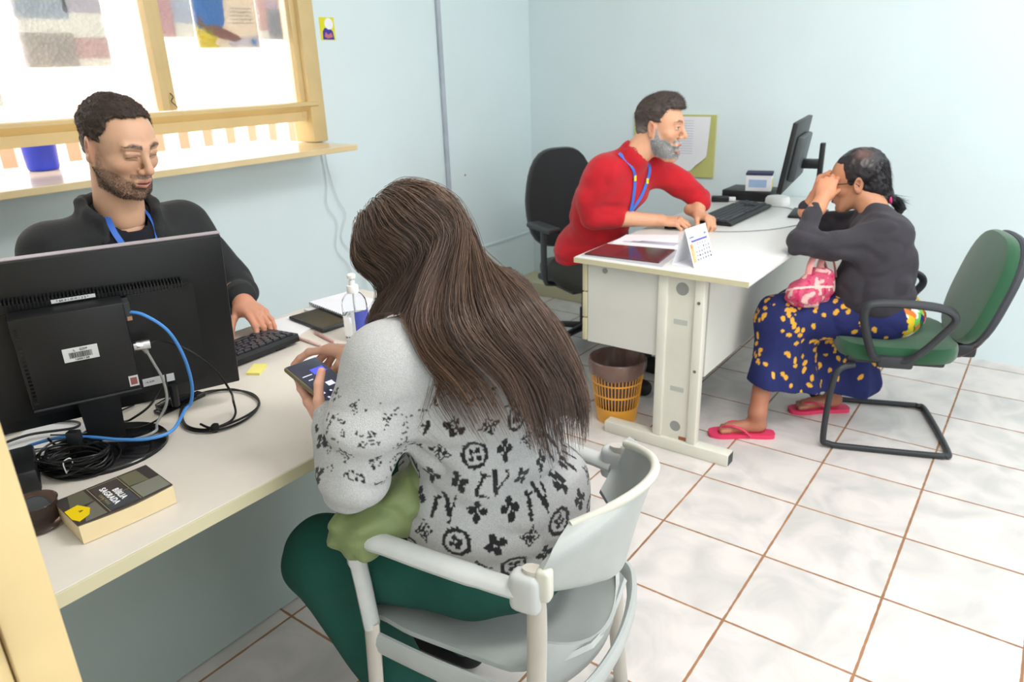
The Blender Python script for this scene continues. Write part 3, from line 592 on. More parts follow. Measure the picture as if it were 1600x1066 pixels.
pd = thing('drawer_unit', 'cream drawer unit hung under the near end of the white desk', 'drawers', (2.62, 1.28, .40))
MB().bx((2.405, 1.115, .385), (2.83, 1.43, DZ-.030), .002).obj('body', M_['panel_cream'], pd, world=True)
for z0_, z1_ in ((.60, .715), (.49, .595), (.39, .485)):
    MB().bx((2.40, 1.432, z0_), (2.835, 1.452, z1_), .003).obj('drawer_front', M_['cream_edge'], pd, True, True)
MB().tube([(2.407, 1.351, .695), (2.402, 1.351, .695)], .011, 16).obj('lock', pal('lock', (150, 148, 140), .3), pd, True, True)
# desk 2 objects
cl = thing('desk_calendar', 'white tent calendar with blue line and orange stripe on the white desk', 'calendar', (2.52, 1.03, DZ))
pA, pB = np.array([2.433, .998, DZ]), np.array([2.592, .978, DZ]); top = np.array([2.0, 0, 0])
e = (pB-pA)/np.linalg.norm(pB-pA); nrm = np.array([-e[1], e[0], 0]); H = .138; dep = .095
ridge = lambda s_: pA+e*s_+nrm*dep*.5+np.array([0, 0, H])
L_ = .145
def tri_sheet(name, o, ex, ey, m, th, par, **kw):
    nz_ = np.cross(ex, ey); nz_ /= np.linalg.norm(nz_); return MB().prism([(0, 0), (1, 0), (1, 1), (0, 1)], o, ex, ey, nz_*th).obj(name, m, par, world=True, **kw)
up = ridge(0)-pA
fp = tri_sheet('front_page', pA, e*L_, up, WP, .0012, cl)
tri_sheet('back_page', pA+nrm*dep, e*L_, ridge(0)-(pA+nrm*dep), WP, .0012, cl)
tri_sheet('bottom_flap', pA+nrm*.01, e*L_, nrm*(dep-.012), WP, .001, cl)
uh = up/np.linalg.norm(up); fn = np.cross(e, uh); fo = lambda a, b: pA+e*a+uh*b+fn*.0006
if fn[1] > 0: fn = -fn
for s_, nm, a0, b0, a1, b1, c in ((0, 'blue_line', .02, .092, .130, .099, (100, 100, 190)), (0, 'orange_stripe', .006, .018, .024, .088, (246, 180, 120)), (0, 'orange_dot', .008, .072, .02, .082, (220, 140, 40))):
    tri_sheet(nm, pA+e*a0+uh*b0+fn*.002, e*(a1-a0), uh*(b1-b0), pal('c%d%d%d' % c, c), .0008, fp)
text('month_text', 'JUNHO', .010, pA+e*.03+uh*.11+fn*.002, e, uh, pal('cal_ink', (90, 90, 110)), fp, True)
text('month_text', '2023', .010, pA+e*.125+uh*.112+fn*.002, e, uh, M_['cal_ink'], fp, True)
for r_ in range(5):
    for c_ in range(6):
        text('day_number', str(r_*6+c_+1), .0105, pA+e*(.04+c_*.018)+uh*(.082-r_*.0145)+fn*.002, e, uh, M_['cal_ink'], fp, True, depth=.0003, bold=.0003)
fo_ = thing('document_folder', 'dark maroon glossy folder in a clear sleeve on the near desk corner', 'folder', (2.49, 1.3, DZ))
def quadslab(name, pts, z, th, m, par): a = [(p[0], p[1]) for p in pts]; return MB().prism(a, (0, 0, z), (1, 0, 0), (0, 1, 0), (0, 0, th)).obj(name, m, par, world=True)
quadslab('clear_sleeve', [(2.395, 1.455), (2.60, 1.46), (2.655, 1.15), (2.392, 1.105)], DZ, .003, pal('sleeve_grey', (200, 202, 208), .2), fo_)
quadslab('maroon_cover', [(2.405, 1.445), (2.59, 1.45), (2.632, 1.165), (2.425, 1.135)], DZ+.003, .006, pal('maroon', (92, 52, 56), .18), fo_)
quadslab('dark_print', [(2.43, 1.33), (2.60, 1.35), (2.628, 1.18), (2.43, 1.145)], DZ+.009, .0003, pal('maroon_dark', (70, 44, 48), .15), fo_)
t = thing('paper_stack', 'white printed papers under the forearm of the man in red', 'papers', (2.74, 1.33, DZ))
quadslab('pages', [(2.64, 1.45), (2.80, 1.47), (2.90, 1.27), (2.665, 1.17)], DZ, .004, WP, t)
for i in range(3): quadslab('print_line', [(2.665+i*.02, 1.42-i*.03), (2.69+i*.02, 1.42-i*.03), (2.72+i*.02, 1.2), (2.70+i*.02, 1.2)], DZ+.004, .0002, pal('lilac', (200, 196, 214)), t)
k2 = keyboard('computer_keyboard', 'black keyboard at an angle on the far white desk', (3.44, 1.215, DZ+.004), -.02, .53, .165, 'key_grey')
ms = thing('computer_mouse', 'black mouse under the hand of the man in red', 'mouse', (3.05, 1.36, DZ), -.3)
b_ = bmesh.new(); bmesh.ops.create_uvsphere(b_, u_segments=20, v_segments=12, radius=1)
for v in b_.verts: v.co = Vector((v.co.x*.055, v.co.y*.031, max(v.co.z, -.1)*.034))
MB().bm(b_).obj('body', M_['black_plastic'], ms, True); MB().cyl((.03, -.003, .028), (.03, .003, .028), .007).obj('scroll_wheel', M_['dark_grey'], ms, True)
cable('mouse_cable', [(3.0, 1.33, DZ+.003), (3.04, 1.16, DZ+.003), (3.12, 1.03, DZ+.003), (3.25, .93, DZ+.003), (3.45, .86, DZ+.003), (3.6, .88, DZ+.003)], .002, pal('soft_grey', (150, 150, 154)), None, 'thin grey mouse cable curving across the white desk', 'cable')
cable('keyboard_cable', [(3.68, 1.14, DZ+.01), (3.72, 1.06, DZ+.003), (3.68, 1.0, DZ+.003), (3.72, .95, DZ+.003)], .002, M_['soft_grey'], None, 'short grey cable leaving the far keyboard', 'cable')
cable('network_cable', [(3.70, 1.475, .76), (3.72, 1.50, .74), (3.6, 1.52, .70), (3.42, 1.53, .69), (3.34, 1.54, .60), (3.33, 1.54, .3)], .003, pal('blue2', (110, 160, 205)), None, 'pale blue cable trailing off the far desk behind the man in red', 'cable')
tag(MB().box((0, 0, .026), (.20, .26, .052), .006).obj('black_box', M_['black_plastic'], None, True), 'flat black box on the far desk carrying a small carton', 'box').location = (3.93, 1.31, DZ)
mt_ = thing('mask_carton', 'small white and blue carton on top of the flat black box', 'carton', (3.90, 1.265, DZ+.052), .25)
MB().box((0, 0, .045), (.10, .13, .09), .002).obj('carton', WP, mt_, True)
MB().box((0, .0, .088), (.104, .134, .012), .001).obj('dark_lid_edge', pal('navy', (60, 60, 90)), mt_, True)
MB().bx((-.052, -.04, .02), (-.05, .05, .06)).obj('blue_print', pal('pale_blue', (170, 196, 230)), mt_)
MB().bx((-.03, -.067, .01), (.045, -.065, .06)).obj('yellow_print', pal('mustard', (214, 200, 90)), mt_)
wd = thing('white_router', 'rounded white plastic device below the far monitor', 'device', (3.80, 1.13, DZ))
MB().lathe([(0, 0), (.058, 0), (.062, .008), (.060, .032), (.052, .042), (0, .045)], (0, 0, 0), 32).obj('housing', M_['white_plastic'], wd, True)
pa = thing('power_adapter', 'small black adapter with cable near the far keyboard', 'adapter', (3.76, 1.42, DZ), .4)
MB().box((0, 0, .014), (.05, .09, .028), .005).obj('body', M_['black_plastic'], pa, True); MB().box((.01, -.06, .012), (.03, .04, .02), .004).obj('white_plug', M_['white_plastic'], pa, True)
# far monitor
m2 = thing('computer_monitor', 'black monitor seen edge on at the far end of the white desk', 'monitor', (3.60, .93, DZ), .15)
M2 = MB(); M2.box((0, 0, 0), (.50, .022, .31), .003); o = M2.obj('housing', BPm, m2, True); o.location = (-.03, .075, .29); o.rotation_euler = (math.radians(8), 0, 0)
M3 = MB(); M3.box((0, .0115, 0), (.48, .001, .29)); o = M3.obj('screen', M_['black_gloss'], m2); o.location = (-.03, .075, .29); o.rotation_euler = (math.radians(8), 0, 0)
M3 = MB(); M3.box((0, -.026, -.01), (.30, .03, .20), .008); o = M3.obj('rear_cover', pal('mid_grey', (84, 88, 90), .5), m2, True); o.location = (-.03, .075, .29); o.rotation_euler = (math.radians(8), 0, 0)
MB().bx((-.02, -.05, 0), (.02, -.028, .335), .003).obj('stand_post', BPm, m2, True)
MB().bx((-.03, -.03, .22), (.03, .05, .26), .004).obj('tilt_mount', BPm, m2, True)
MB().box((0, -.01, .006), (.22, .16, .012), .005).obj('stand_base', BPm, m2, True)
# felt board with curling paper on the back wall
bd = thing('felt_board', 'olive green felt board on the back wall behind the man in red', 'board', (BX, 1.84, .98))
MB().bx((BX-.014, 1.59, .815), (BX, 2.10, 1.165), .002).obj('backing', pal('felt', (196, 196, 124), .95), bd, world=True)
pp = MB(); V = []; F = []; nx = 20; nz = 20
for i in range(nx+1):
    for k in range(nz+1):
        y = 1.96-(1.96-1.62)*i/nx; z = 1.155-.305*k/nz
        a = i/nx; b = k/nz; cc = max(0, a+b-1.72)*1.3
        if cc > 0: y += cc*.14; 
        V.append((BX-.017-cc*cc*.16, y+(.018*b*a), z+cc*.10))
for i in range(nx):
    for k in range(nz): F.append((i*(nz+1)+k, (i+1)*(nz+1)+k, (i+1)*(nz+1)+k+1, i*(nz+1)+k+1))
po = tag(npmesh and link('pinned_paper', npmesh('pinned_paper', V, F), M_['white_paper']), 'white printed paper with a curled corner pinned on the green board', 'paper')
for r_ in range(14): MB().bx((BX-.0185, 1.72, 1.13-r_*.014), (BX-.0178, 1.90-.02*(r_ % 3), 1.133-r_*.014)).obj('print_line', pal('faint_ink', (205, 206, 220)), po)
# ------------------------------------------------------------------ waste basket and liner
wb = thing('waste_basket', 'orange slotted plastic waste basket under the white desk', 'basket', (2.53, 1.355, 0))
BK = mat('orange_plastic', (232, 164, 62), .4, noise=(10, .05))
mb = MB(); R = lambda z: .085+.033*z/.28
def ring(z0, z1, th=.0025, n=48): mb.lathe([(R(z0), z0), (R(z1), z1), (R(z1)-th, z1), (R(z0)-th, z0), (R(z0), z0)], (0, 0, 0), n)
ring(.0, .072); ring(.128, .136); ring(.185, .192); ring(.235, .28)
mb.lathe([(0, .002), (.084, .002), (.084, .006), (0, .006)], (0, 0, 0), 40)
for i in range(44):
    a = 2*PI*i/44
    for (z0_, z1_) in ((.068, .24),): mb.tube([((R(z0_)-.0015)*math.cos(a), (R(z0_)-.0015)*math.sin(a), z0_), ((R(z1_)-.0015)*math.cos(a), (R(z1_)-.0015)*math.sin(a), z1_)], .0022, 5)
mb.obj('basket_body', BK, wb, True)
lm = mat('liner_plastic', (120, 96, 92), .25, noise=(14, .15), bump=(30, .6), alpha=.8, trans=.0)
bag = MB(); pr = []
V = []; F = []; n = 64
prof = [(.0, .03), (.06, .035), (.078, .1), (.09, .2), (.108, .279), (.118, .289), (.123, .283), (.1235, .26), (.119, .225), (.118, .222)]
for j, (r_, z) in enumerate(prof):
    for k in range(n):
        a = 2*PI*k/n; wr = (.004*math.sin(a*5+j)+.003*math.sin(a*11+j*2)) if 1 < j < 5 else .0012*math.sin(a*9+j)
        zz = z+(.006*math.sin(a*3)+.003*math.sin(a*7) if j >= 8 else 0); V.append(((r_+wr)*math.cos(a), (r_+wr)*math.sin(a), zz))
F = [(i*n+k, i*n+(k+1) % n, (i+1)*n+(k+1) % n, (i+1)*n+k) for i in range(len(prof)-1) for k in range(n)]
bo = MB().add(V, F).obj('bin_liner', lm, None, True); bo.location = (2.53, 1.355, 0); tag(bo, 'crumpled brownish plastic liner folded over the orange basket rim', 'bin bag')
# ------------------------------------------------------------------ chairs
# grey plastic visitor chair: local frame, faces +Y, origin under the seat centre
gc = thing('plastic_armchair', 'light grey plastic armchair under the long haired woman', 'chair', (.955, .770, 0), math.radians(10.4)); gc.scale = (.83, 1, 1)
CG, CA = M_['chair_grey'], M_['chair_arm']
def grid_shell(fn, nu, nv, th, name, m, parent):
    P = np.array([[fn(i/nu, j/nv) for j in range(nv+1)] for i in range(nu+1)]); du = np.gradient(P, axis=0); dv = np.gradient(P, axis=1)
    N = np.cross(du, dv); N /= np.linalg.norm(N, axis=2)[..., None]+1e-12
    A = P+N*th/2; B = P-N*th/2; n1 = (nu+1)*(nv+1); V = np.concatenate([A.reshape(-1, 3), B.reshape(-1, 3)]); F = []
    q = lambda i, j: i*(nv+1)+j
    for i in range(nu):
        for j in range(nv): F += [(q(i, j), q(i+1, j), q(i+1, j+1), q(i, j+1)), (n1+q(i, j), n1+q(i, j+1), n1+q(i+1, j+1), n1+q(i+1, j))]
    edge = [q(i, 0) for i in range(nu+1)]+[q(nu, j) for j in range(1, nv+1)]+[q(i, nv) for i in range(nu-1, -1, -1)]+[q(0, j) for j in range(nv-1, 0, -1)]
    for k in range(len(edge)): a, b = edge[k], edge[(k+1) % len(edge)]; F.append((b, a, a+n1, b+n1))
    return MB().add(V, F).obj(name, m, parent, True)
def seat_fn(u, v):
    x = (u-.5)*.465*(1-.06*v*v)*(1-.10*max(0, .25-v)/.25)*(1-.45*(max(0, v-.70)/.30)**2); y = .225-.46*v
    z = .435-.018*math.cos((u-.5)*PI)-.02*(v-.5)+(.03*max(0, v-.72)/.28*1.2)-.05*max(0, .12-v)*2-.012*(1-abs(2*u-1))
    return (x, y, z)
grid_shell(seat_fn, 22, 22, .010, 'seat', CG, gc)
def back_fn(u, v):
    a = (u-.5)*2; wdt = .265*math.sqrt(max(.02, 1-abs(2*v-1)**4.2*.55)); x = a*wdt
    y = -.255+.095*a*a-.035*v-.015*v*v; zt = .575+.205*v-(.035*a*a*v)+(.05*a*a*(1-v)); return (x, y, zt)
grid_shell(back_fn, 30, 16, .010, 'backrest', CG, gc)
# rolled rim of the backrest
rim = [back_fn(u, 1) for u in np.linspace(0, 1, 30)]
MB().tube([(x, y-.003, z+.002) for x, y, z in rim], .0085, 10).obj('backrest_rim', pal('rim_cream', (206, 204, 192), .4), gc, True)
for s in (-1, 1):
    # apron under seat blends into rear legs; arm with front leg
    arm = spline([(s*.262, -.165, .648), (s*.272, -.10, .655), (s*.278, .02, .664), (s*.276, .12, .668), (s*.272, .165, .655), (s*.268, .182, .62), (s*.262, .18, .54), (s*.258, .175, .45)], 6)
    MB().tube(arm, [.024]*8+[.026]*12+[.024]*12+[.020]*(len(arm)-32), 14, flat=(1.05, .62)).obj('armrest', CA, gc, True)
    fl = [(s*.258, .175, .46), (s*.268, .18, .25), (s*.285, .20, .0)]
    MB().tube(spline(fl, 6), [.017]*6+[.016]*7, 10, flat=(1, .8)).obj('leg', pal('leg_worn', (196, 190, 180), .35), gc, True)
    rl_ = [(s*.262, -.175, .70), (s*.262, -.18, .60), (s*.262, -.175, .42), (s*.285, -.175, .2), (s*.325, -.18, .0)]
    MB().tube(spline(rl_, 6), [.017]*25, 10, flat=(1.1, .85)).obj('leg', M_['leg_worn'], gc, True)
    MB().box((s*.268, -.165, .655), (.045, .055, .075), .014, (0, 0, 0), 3).obj('arm_bracket', CA, gc, True)
    MB().box((s*.262, -.195, .675), (.030, .026, .06), .008, (0, 0, 0), 3).obj('back_bracket', pal('rim_cream', (206, 204, 192)), gc, True)
ap = spline([(-.258, .18, .415), (-.262, 0, .40), (-.255, -.18, .40), (-.18, -.235, .39), (0, -.255, .385), (.18, -.235, .39), (.255, -.18, .40), (.262, 0, .40), (.258, .18, .415)], 6)
MB().tube(ap, .020, 10, flat=(.55, 1.3)).obj('seat_apron', CG, gc, True)
def shell2(u, v):   # shell joining seat rear to the brackets
    a = (u-.5)*2; x = a*.236; yy = -.225+.075*a*a; z = .385+.055*v+.09*v*a*a; return (x, yy-.012*v, z)
grid_shell(shell2, 20, 6, .008, 'rear_shell', CG, gc)
# office chair of the man in red (faces -Y)
oc = thing('office_chair', 'black upholstered office chair with tall backrest behind the man in red', 'chair', (3.28, 1.965, 0), PI-.46); oc.scale = (.94, .94, .96)
UB = mat('black_upholstery', (34, 35, 38), .85, sheen=.3, bump=(500, .2)); BPl = M_['black_plastic']; DG = pal('arm_grey', (60, 62, 66), .5)
def pad(name, w_, h_, th, loc, rx, m, par, top=1.0, e=4, bulge=.01, n=40):
    V = []; F = []; rings = [(-.5, .86), (-.42, .97), (-.2, 1), (.2, 1), (.42, .97), (.5, .86)]
    for t_, s_ in rings:
        for k in range(n):
            a = 2*PI*k/n; c_, s2 = math.cos(a), math.sin(a); r_ = (abs(c_)**e+abs(s2)**e)**(-1/e); X = r_*c_*w_/2*s_; Z = r_*s2*h_/2*s_
            if Z > 0: X *= top+(1-top)*(1-Z/(h_/2)) if top != 1 else 1
            V.append((X, t_*th, Z))
    m_ = len(rings); F = [(i*n+k, i*n+(k+1) % n, (i+1)*n+(k+1) % n, (i+1)*n+k) for i in range(m_-1) for k in range(n)]
    V += [(0, -.5*th-bulge, 0), (0, .5*th+bulge, 0)]
    F += [(len(V)-2, (k+1) % n, k) for k in range(n)]+[(len(V)-1, (m_-1)*n+k, (m_-1)*n+(k+1) % n) for k in range(n)]
    o = MB().add(V, F).obj(name, m, par, True); o.location = loc; o.rotation_euler = (rx, 0, 0); return o
pad('backrest', .47, .56, .07, (0, -.27, .80), math.radians(6), UB, oc, top=.80, e=3.2)
pad('seat', .48, .46, .08, (0, .02, .44), PI/2, UB, oc, e=4)
MB().bx((-.035, -.26, .35), (.035, -.23, .62), .008).obj('back_bar', BPl, oc, True)
MB().box((0, 0, .375), (.42, .40, .035), .012).obj('seat_pan', DG, oc, True)
for s in (-1, 1):
    MB().box((s*.275, .0, .70), (.085, .25, .03), .012, seg=3).obj('armrest', DG, oc, True)
    MB().tube([(s*.18, 0, .37), (s*.26, 0, .385), (s*.275, 0, .42), (s*.275, 0, .69)], .02, 10, flat=(1.3, .7)).obj('arm_post', DG, oc, True)
MB().tube([(0, 0, .07), (0, 0, .2), (0, 0, .201), (0, 0, .37)], [.032, .032, .022, .022], 18).obj('column', BPl, oc, True)
for i in range(5):
    a = math.radians(20+72*i); L_2 = .30; d_ = (math.cos(a), math.sin(a)); lg = MB().tube([(0, 0, .09), (d_[0]*.15, d_[1]*.15, .082), (d_[0]*L_2, d_[1]*L_2, .06)], [.030, .024, .018], 10, flat=(1, .7)).obj('base_arm', BPl, oc, True)
    MB().cyl((d_[0]*L_2-d_[1]*.02, d_[1]*L_2+d_[0]*.02, .026), (d_[0]*L_2+d_[1]*.02, d_[1]*L_2-d_[0]*.02, .026), .026).obj('caster', BPl, oc, True)
# green sled chair: local faces +Y
GY = math.atan2(.35, .94)
sc = thing('visitor_chair', 'green upholstered chair with black arms and sled base at the right', 'chair', (3.03, .42, 0), GY); sc.scale = (.94, .94, .94)
GF = mat('green_fabric', (34, 84, 54), .9, sheen=.4, bump=(500, .2)); BS = mat('black_steel', (44, 46, 50), .38, noise=(12, .06))
pad('seat', .46, .46, .075, (0, -.01, .43), PI/2, GF, sc, e=4)
pad('backrest', .43, .45, .06, (0, -.30, .665), math.radians(15), GF, sc, e=2.9)
pad('back_shell', .44, .46, .035, (0, -.332, .66), math.radians(15), pal('shell_grey', (62, 64, 70), .5), sc, e=2.9)
MB().box((0, 0, .395), (.40, .36, .035), .012).obj('seat_pan', BS, sc, True)
MB().tube(spline([(0, -.12, .39), (0, -.22, .375), (0, -.29, .39), (0, -.35, .47), (0, -.37, .60)], 6), .03, 12, flat=(1.6, .5)).obj('back_bar', pal('bar_brown', (90, 80, 76), .5), sc, True)
MB().box((0, -.26, .40), (.09, .14, .06), .015).obj('bar_cover', BS, sc, True)
MB().tube(spline([(-.2, .15, .37), (-.235, .22, .33), (-.24, .235, .06), (-.24, .21, .02), (-.24, .10, .0135), (-.24, -.18, .0135), (-.235, -.225, .0135), (-.19, -.25, .0135), (.19, -.25, .0135), (.235, -.225, .0135), (.24, -.18, .0135), (.24, .10, .0135), (.24, .21, .02), (.24, .235, .06), (.235, .22, .33), (.2, .15, .37)], 8), .0125, 14).obj('sled_base', BS, sc, True)
for s in (-1, 1):
    loop = [(s*.225, .06, .41), (s*.25, .10, .44), (s*.262, .14, .55), (s*.262, .15, .62), (s*.262, .12, .652), (s*.262, -.02, .655), (s*.262, -.13, .64), (s*.262, -.165, .60), (s*.262, -.13, .54), (s*.258, -.07, .46), (s*.24, -.03, .42), (s*.225, .01, .41)]
    MB().tube(spline(loop, 6, True), .018, 12, closed=True, flat=(1.15, .8)).obj('armrest', pal('arm_black', (50, 52, 56), .5), sc, True)
    MB().box((s*.225, .01, .405), (.05, .13, .05), .012).obj('arm_mount', M_['arm_black'], sc, True)
# ------------------------------------------------------------------ people: implicit surfaces grown into single meshes
f32 = np.float32
A3 = lambda *v: np.array(v, float)
class SDF:
    def __init__(s): s.P = []; s.cl = []; s.disp = None
    def cap(s, a, b, ra, rb=None, k=.02, op='u', tag=0):
        a, b = np.array(a, float), np.array(b, float); rb = ra if rb is None else rb; ab = b-a; L = max(ab@ab, 1e-9)
        def f(p):
            q = p-a.astype(f32); t = np.clip((q@ab.astype(f32))/L, 0, 1); return np.linalg.norm(q-t[..., None]*ab.astype(f32), axis=-1)-(ra+(rb-ra)*t)
        R = max(ra, rb); s.P.append((f, np.minimum(a, b)-R, np.maximum(a, b)+R, k, op, tag)); return s
    def chain(s, pts, rs, k=.02, op='u', tag=0):
        for i in range(len(pts)-1): s.cap(pts[i], pts[i+1], rs[i], rs[i+1], k if i == 0 else min(k, .015), op, tag)
        return s
    def ell(s, c, r, R=None, k=.02, op='u', tag=0):
        c, r = np.array(c, float), np.array(r, float); Rm = np.eye(3) if R is None else np.array(R, float)
        def f(p):
            q = (p-c.astype(f32))@Rm.astype(f32); k0 = np.linalg.norm(q/r.astype(f32), axis=-1); k1 = np.linalg.norm(q/(r*r).astype(f32), axis=-1); return k0*(k0-1)/(k1+1e-6)
        m = r.max(); e = np.abs(Rm)@r; s.P.append((f, c-e, c+e, k, op, tag)); return s
    def box(s, c, h, R=None, rd=.01, k=.02, op='u', tag=0):
        c, h = np.array(c, float), np.array(h, float); Rm = np.eye(3) if R is None else np.array(R, float)
        def f(p):
            q = np.abs((p-c.astype(f32))@Rm.astype(f32))-(h-rd).astype(f32); return np.linalg.norm(np.maximum(q, 0), axis=-1)+np.minimum(q.max(-1), 0)-rd
        e = np.abs(Rm)@h; s.P.append((f, c-e, c+e, k, op, tag)); return s
    def clip(s, o, n): s.cl.append((np.array(o, f32), np.array(n, float)/np.linalg.norm(n))); return s   # removes the side n points to
    def value(s, p):    # evaluate at a list of points
        D = np.full(p.shape[:-1], .3, f32); 
        for f, lo, hi, k, op, tg in s.P: D = s.mix(D, f(p), k, op)
        for o, n in s.cl: D = np.maximum(D, (p-o)@n.astype(f32))
        return D
    @staticmethod
    def mix(a, b, k, op):
        if op == 'u': h = np.maximum(k-np.abs(a-b), 0)/k; return np.minimum(a, b)-h*h*k*.25
        h = np.maximum(k-np.abs(a+b), 0)/k; return np.maximum(a, -b)+h*h*k*.25
    def mesh(s, res, M=None, tags=False, smooth=1):
        add = [p for p in s.P if p[4] == 'u']; lo = np.min([p[1] for p in add], 0)-3*res-.004; hi = np.max([p[2] for p in add], 0)+3*res+.004
        if s.cl:  # tighten with axis clips is skipped, cheap enough
            pass
        n = np.ceil((hi-lo)/res).astype(int)+1; D = np.full(tuple(n), .3, f32)
        ax = [(lo[i]+np.arange(n[i])*res).astype(f32) for i in range(3)]
        for f, l, h, k, op, tg in s.P:
            mg = k+3*res+.012; i0 = np.maximum(((l-mg-lo)/res).astype(int), 0); i1 = np.minimum(np.ceil((h+mg-lo)/res).astype(int)+1, n)
            if (i1 <= i0).any(): continue
            sl = tuple(slice(i0[i], i1[i]) for i in range(3)); g = np.stack(np.meshgrid(ax[0][sl[0]], ax[1][sl[1]], ax[2][sl[2]], indexing='ij'), -1)
            D[sl] = s.mix(D[sl], f(g), k, op)
        if s.cl or s.disp:
            g = np.stack(np.meshgrid(*ax, indexing='ij'), -1)
            if s.disp: near = np.abs(D) < .05; D[near] += s.disp(g[near])
            for o, nn_ in s.cl: D = np.maximum(D, (g-o)@nn_.astype(f32))
        V, F = surfnet(D, lo, res)
        if smooth: V = relax(V, F, smooth)
        return V, F
def surfnet(D, lo, h):
    S = D < 0; n = np.array(D.shape)-1
    c = np.zeros(tuple(n), np.int8); offs = [(i, j, k) for i in (0, 1) for j in (0, 1) for k in (0, 1)]
    for o in offs: c += S[o[0]:o[0]+n[0], o[1]:o[1]+n[1], o[2]:o[2]+n[2]]
    act = (c > 0) & (c < 8); idx = np.full(act.shape, -1, np.int64); I = np.argwhere(act); idx[act] = np.arange(len(I))
    acc = np.zeros((len(I), 3)); cnt = np.zeros(len(I))
    for a in offs:
        for ax in range(3):
            if a[ax]: continue
            b = list(a); b[ax] = 1; da = D[tuple((I+a).T)]; db = D[tuple((I+b).T)]; m = (da < 0) != (db < 0); t = np.where(m, da/np.where(m, da-db, 1), 0)
            p = np.tile(np.array(a, float), (len(I), 1)); p[:, ax] = t; acc[m] += p[m]; cnt[m] += 1
    V = (I+acc/cnt[:, None])*h+lo; Fs = []
    for ax in range(3):
        sa = [slice(1, -1)]*3; sb = [slice(1, -1)]*3; sa[ax] = slice(0, -1); sb[ax] = slice(1, None)
        A = S[tuple(sa)]; B = S[tuple(sb)]; e = np.argwhere(A != B); 
        if not len(e): continue
        fl = A[tuple(e.T)]; e = e+1; e[:, ax] -= 1; u, v = (ax+1) % 3, (ax+2) % 3
        def cell(du, dv): q = e.copy(); q[:, u] -= du; q[:, v] -= dv; return idx[tuple(q.T)]
        f = np.stack([cell(1, 1), cell(0, 1), cell(0, 0), cell(1, 0)], 1); f[~fl] = f[~fl][:, ::-1]; Fs.append(f)
    F = np.concatenate(Fs); return V, F[(F >= 0).all(1)]
def relax(V, F, it=1, w=.5):
    for _ in range(it):
        acc = np.zeros_like(V); cnt = np.zeros(len(V))
        for a in range(4): b = (a+1) % 4; np.add.at(acc, F[:, a], V[F[:, b]]); np.add.at(acc, F[:, b], V[F[:, a]]); np.add.at(cnt, F[:, a], 1); np.add.at(cnt, F[:, b], 1)
        V = V*(1-w)+w*acc/np.maximum(cnt, 1)[:, None]
    return V
def vnormals(V, F):
    n = np.cross(V[F[:, 2]]-V[F[:, 0]], V[F[:, 3]]-V[F[:, 1]]); N = np.zeros_like(V)
    for a in range(4): np.add.at(N, F[:, a], n)
    return N/(np.linalg.norm(N, axis=1)[:, None]+1e-12)
def hash3(p, s=0):
    q = np.floor(p).astype(np.int64); h = (q[..., 0]*73856093) ^ (q[..., 1]*19349663) ^ (q[..., 2]*83492791) ^ (s*2654435761); h = (h ^ (h >> 13))*1274126177; h = h ^ (h >> 16)
    return ((h & 0xffff)/65535.).astype(f32)
def vnoise(p, s=0):
    i = np.floor(p); f = p-i; f = f*f*(3-2*f); r = 0
    for a in (0, 1):
        for b in (0, 1):
            for c in (0, 1):
                w_ = (f[..., 0] if a else 1-f[..., 0])*(f[..., 1] if b else 1-f[..., 1])*(f[..., 2] if c else 1-f[..., 2]); r = r+w_*hash3(i+np.array([a, b, c]), s)
    return r*2-1
def fbm(p, s=0, o=3): return sum(vnoise(p*2**k, s+k)*.5**k for k in range(o))
def folds(amp, sc, aniso=(1, 1, 1), seed=0, sharp=True):
    a = np.array(aniso, f32)*sc
    def f(p):
        q = p*a; q = q+.35*np.stack([vnoise(q*.7, seed+5), vnoise(q*.7, seed+6), vnoise(q*.7, seed+7)], -1); n = vnoise(q, seed)+.5*vnoise(q*2.1, seed+1)
        return (amp*(1-2*np.abs(n)) if sharp else amp*n).astype(f32)
    return f
def frame(fwd, upish):   # columns: right, forward, up
    f = np.array(fwd, float); f /= np.linalg.norm(f); u = np.array(upish, float); r = np.cross(f, u); r /= np.linalg.norm(r); u = np.cross(r, f); return np.stack([r, f, u], 1)
def rotm(yaw, pitch=0, roll=0): return np.array(Matrix.Rotation(math.radians(yaw), 3, 'Z') @ Matrix.Rotation(math.radians(pitch), 3, 'X') @ Matrix.Rotation(math.radians(roll), 3, 'Y'))
def lerp(a, b, t): return a+(b-a)*t
def ss(a, b, x): t = np.clip((x-a)/(b-a), 0, 1); return t*t*(3-2*t)
def blob(x, c, r): return np.exp(-(((x-np.array(c))/np.array(r))**2).sum(-1))
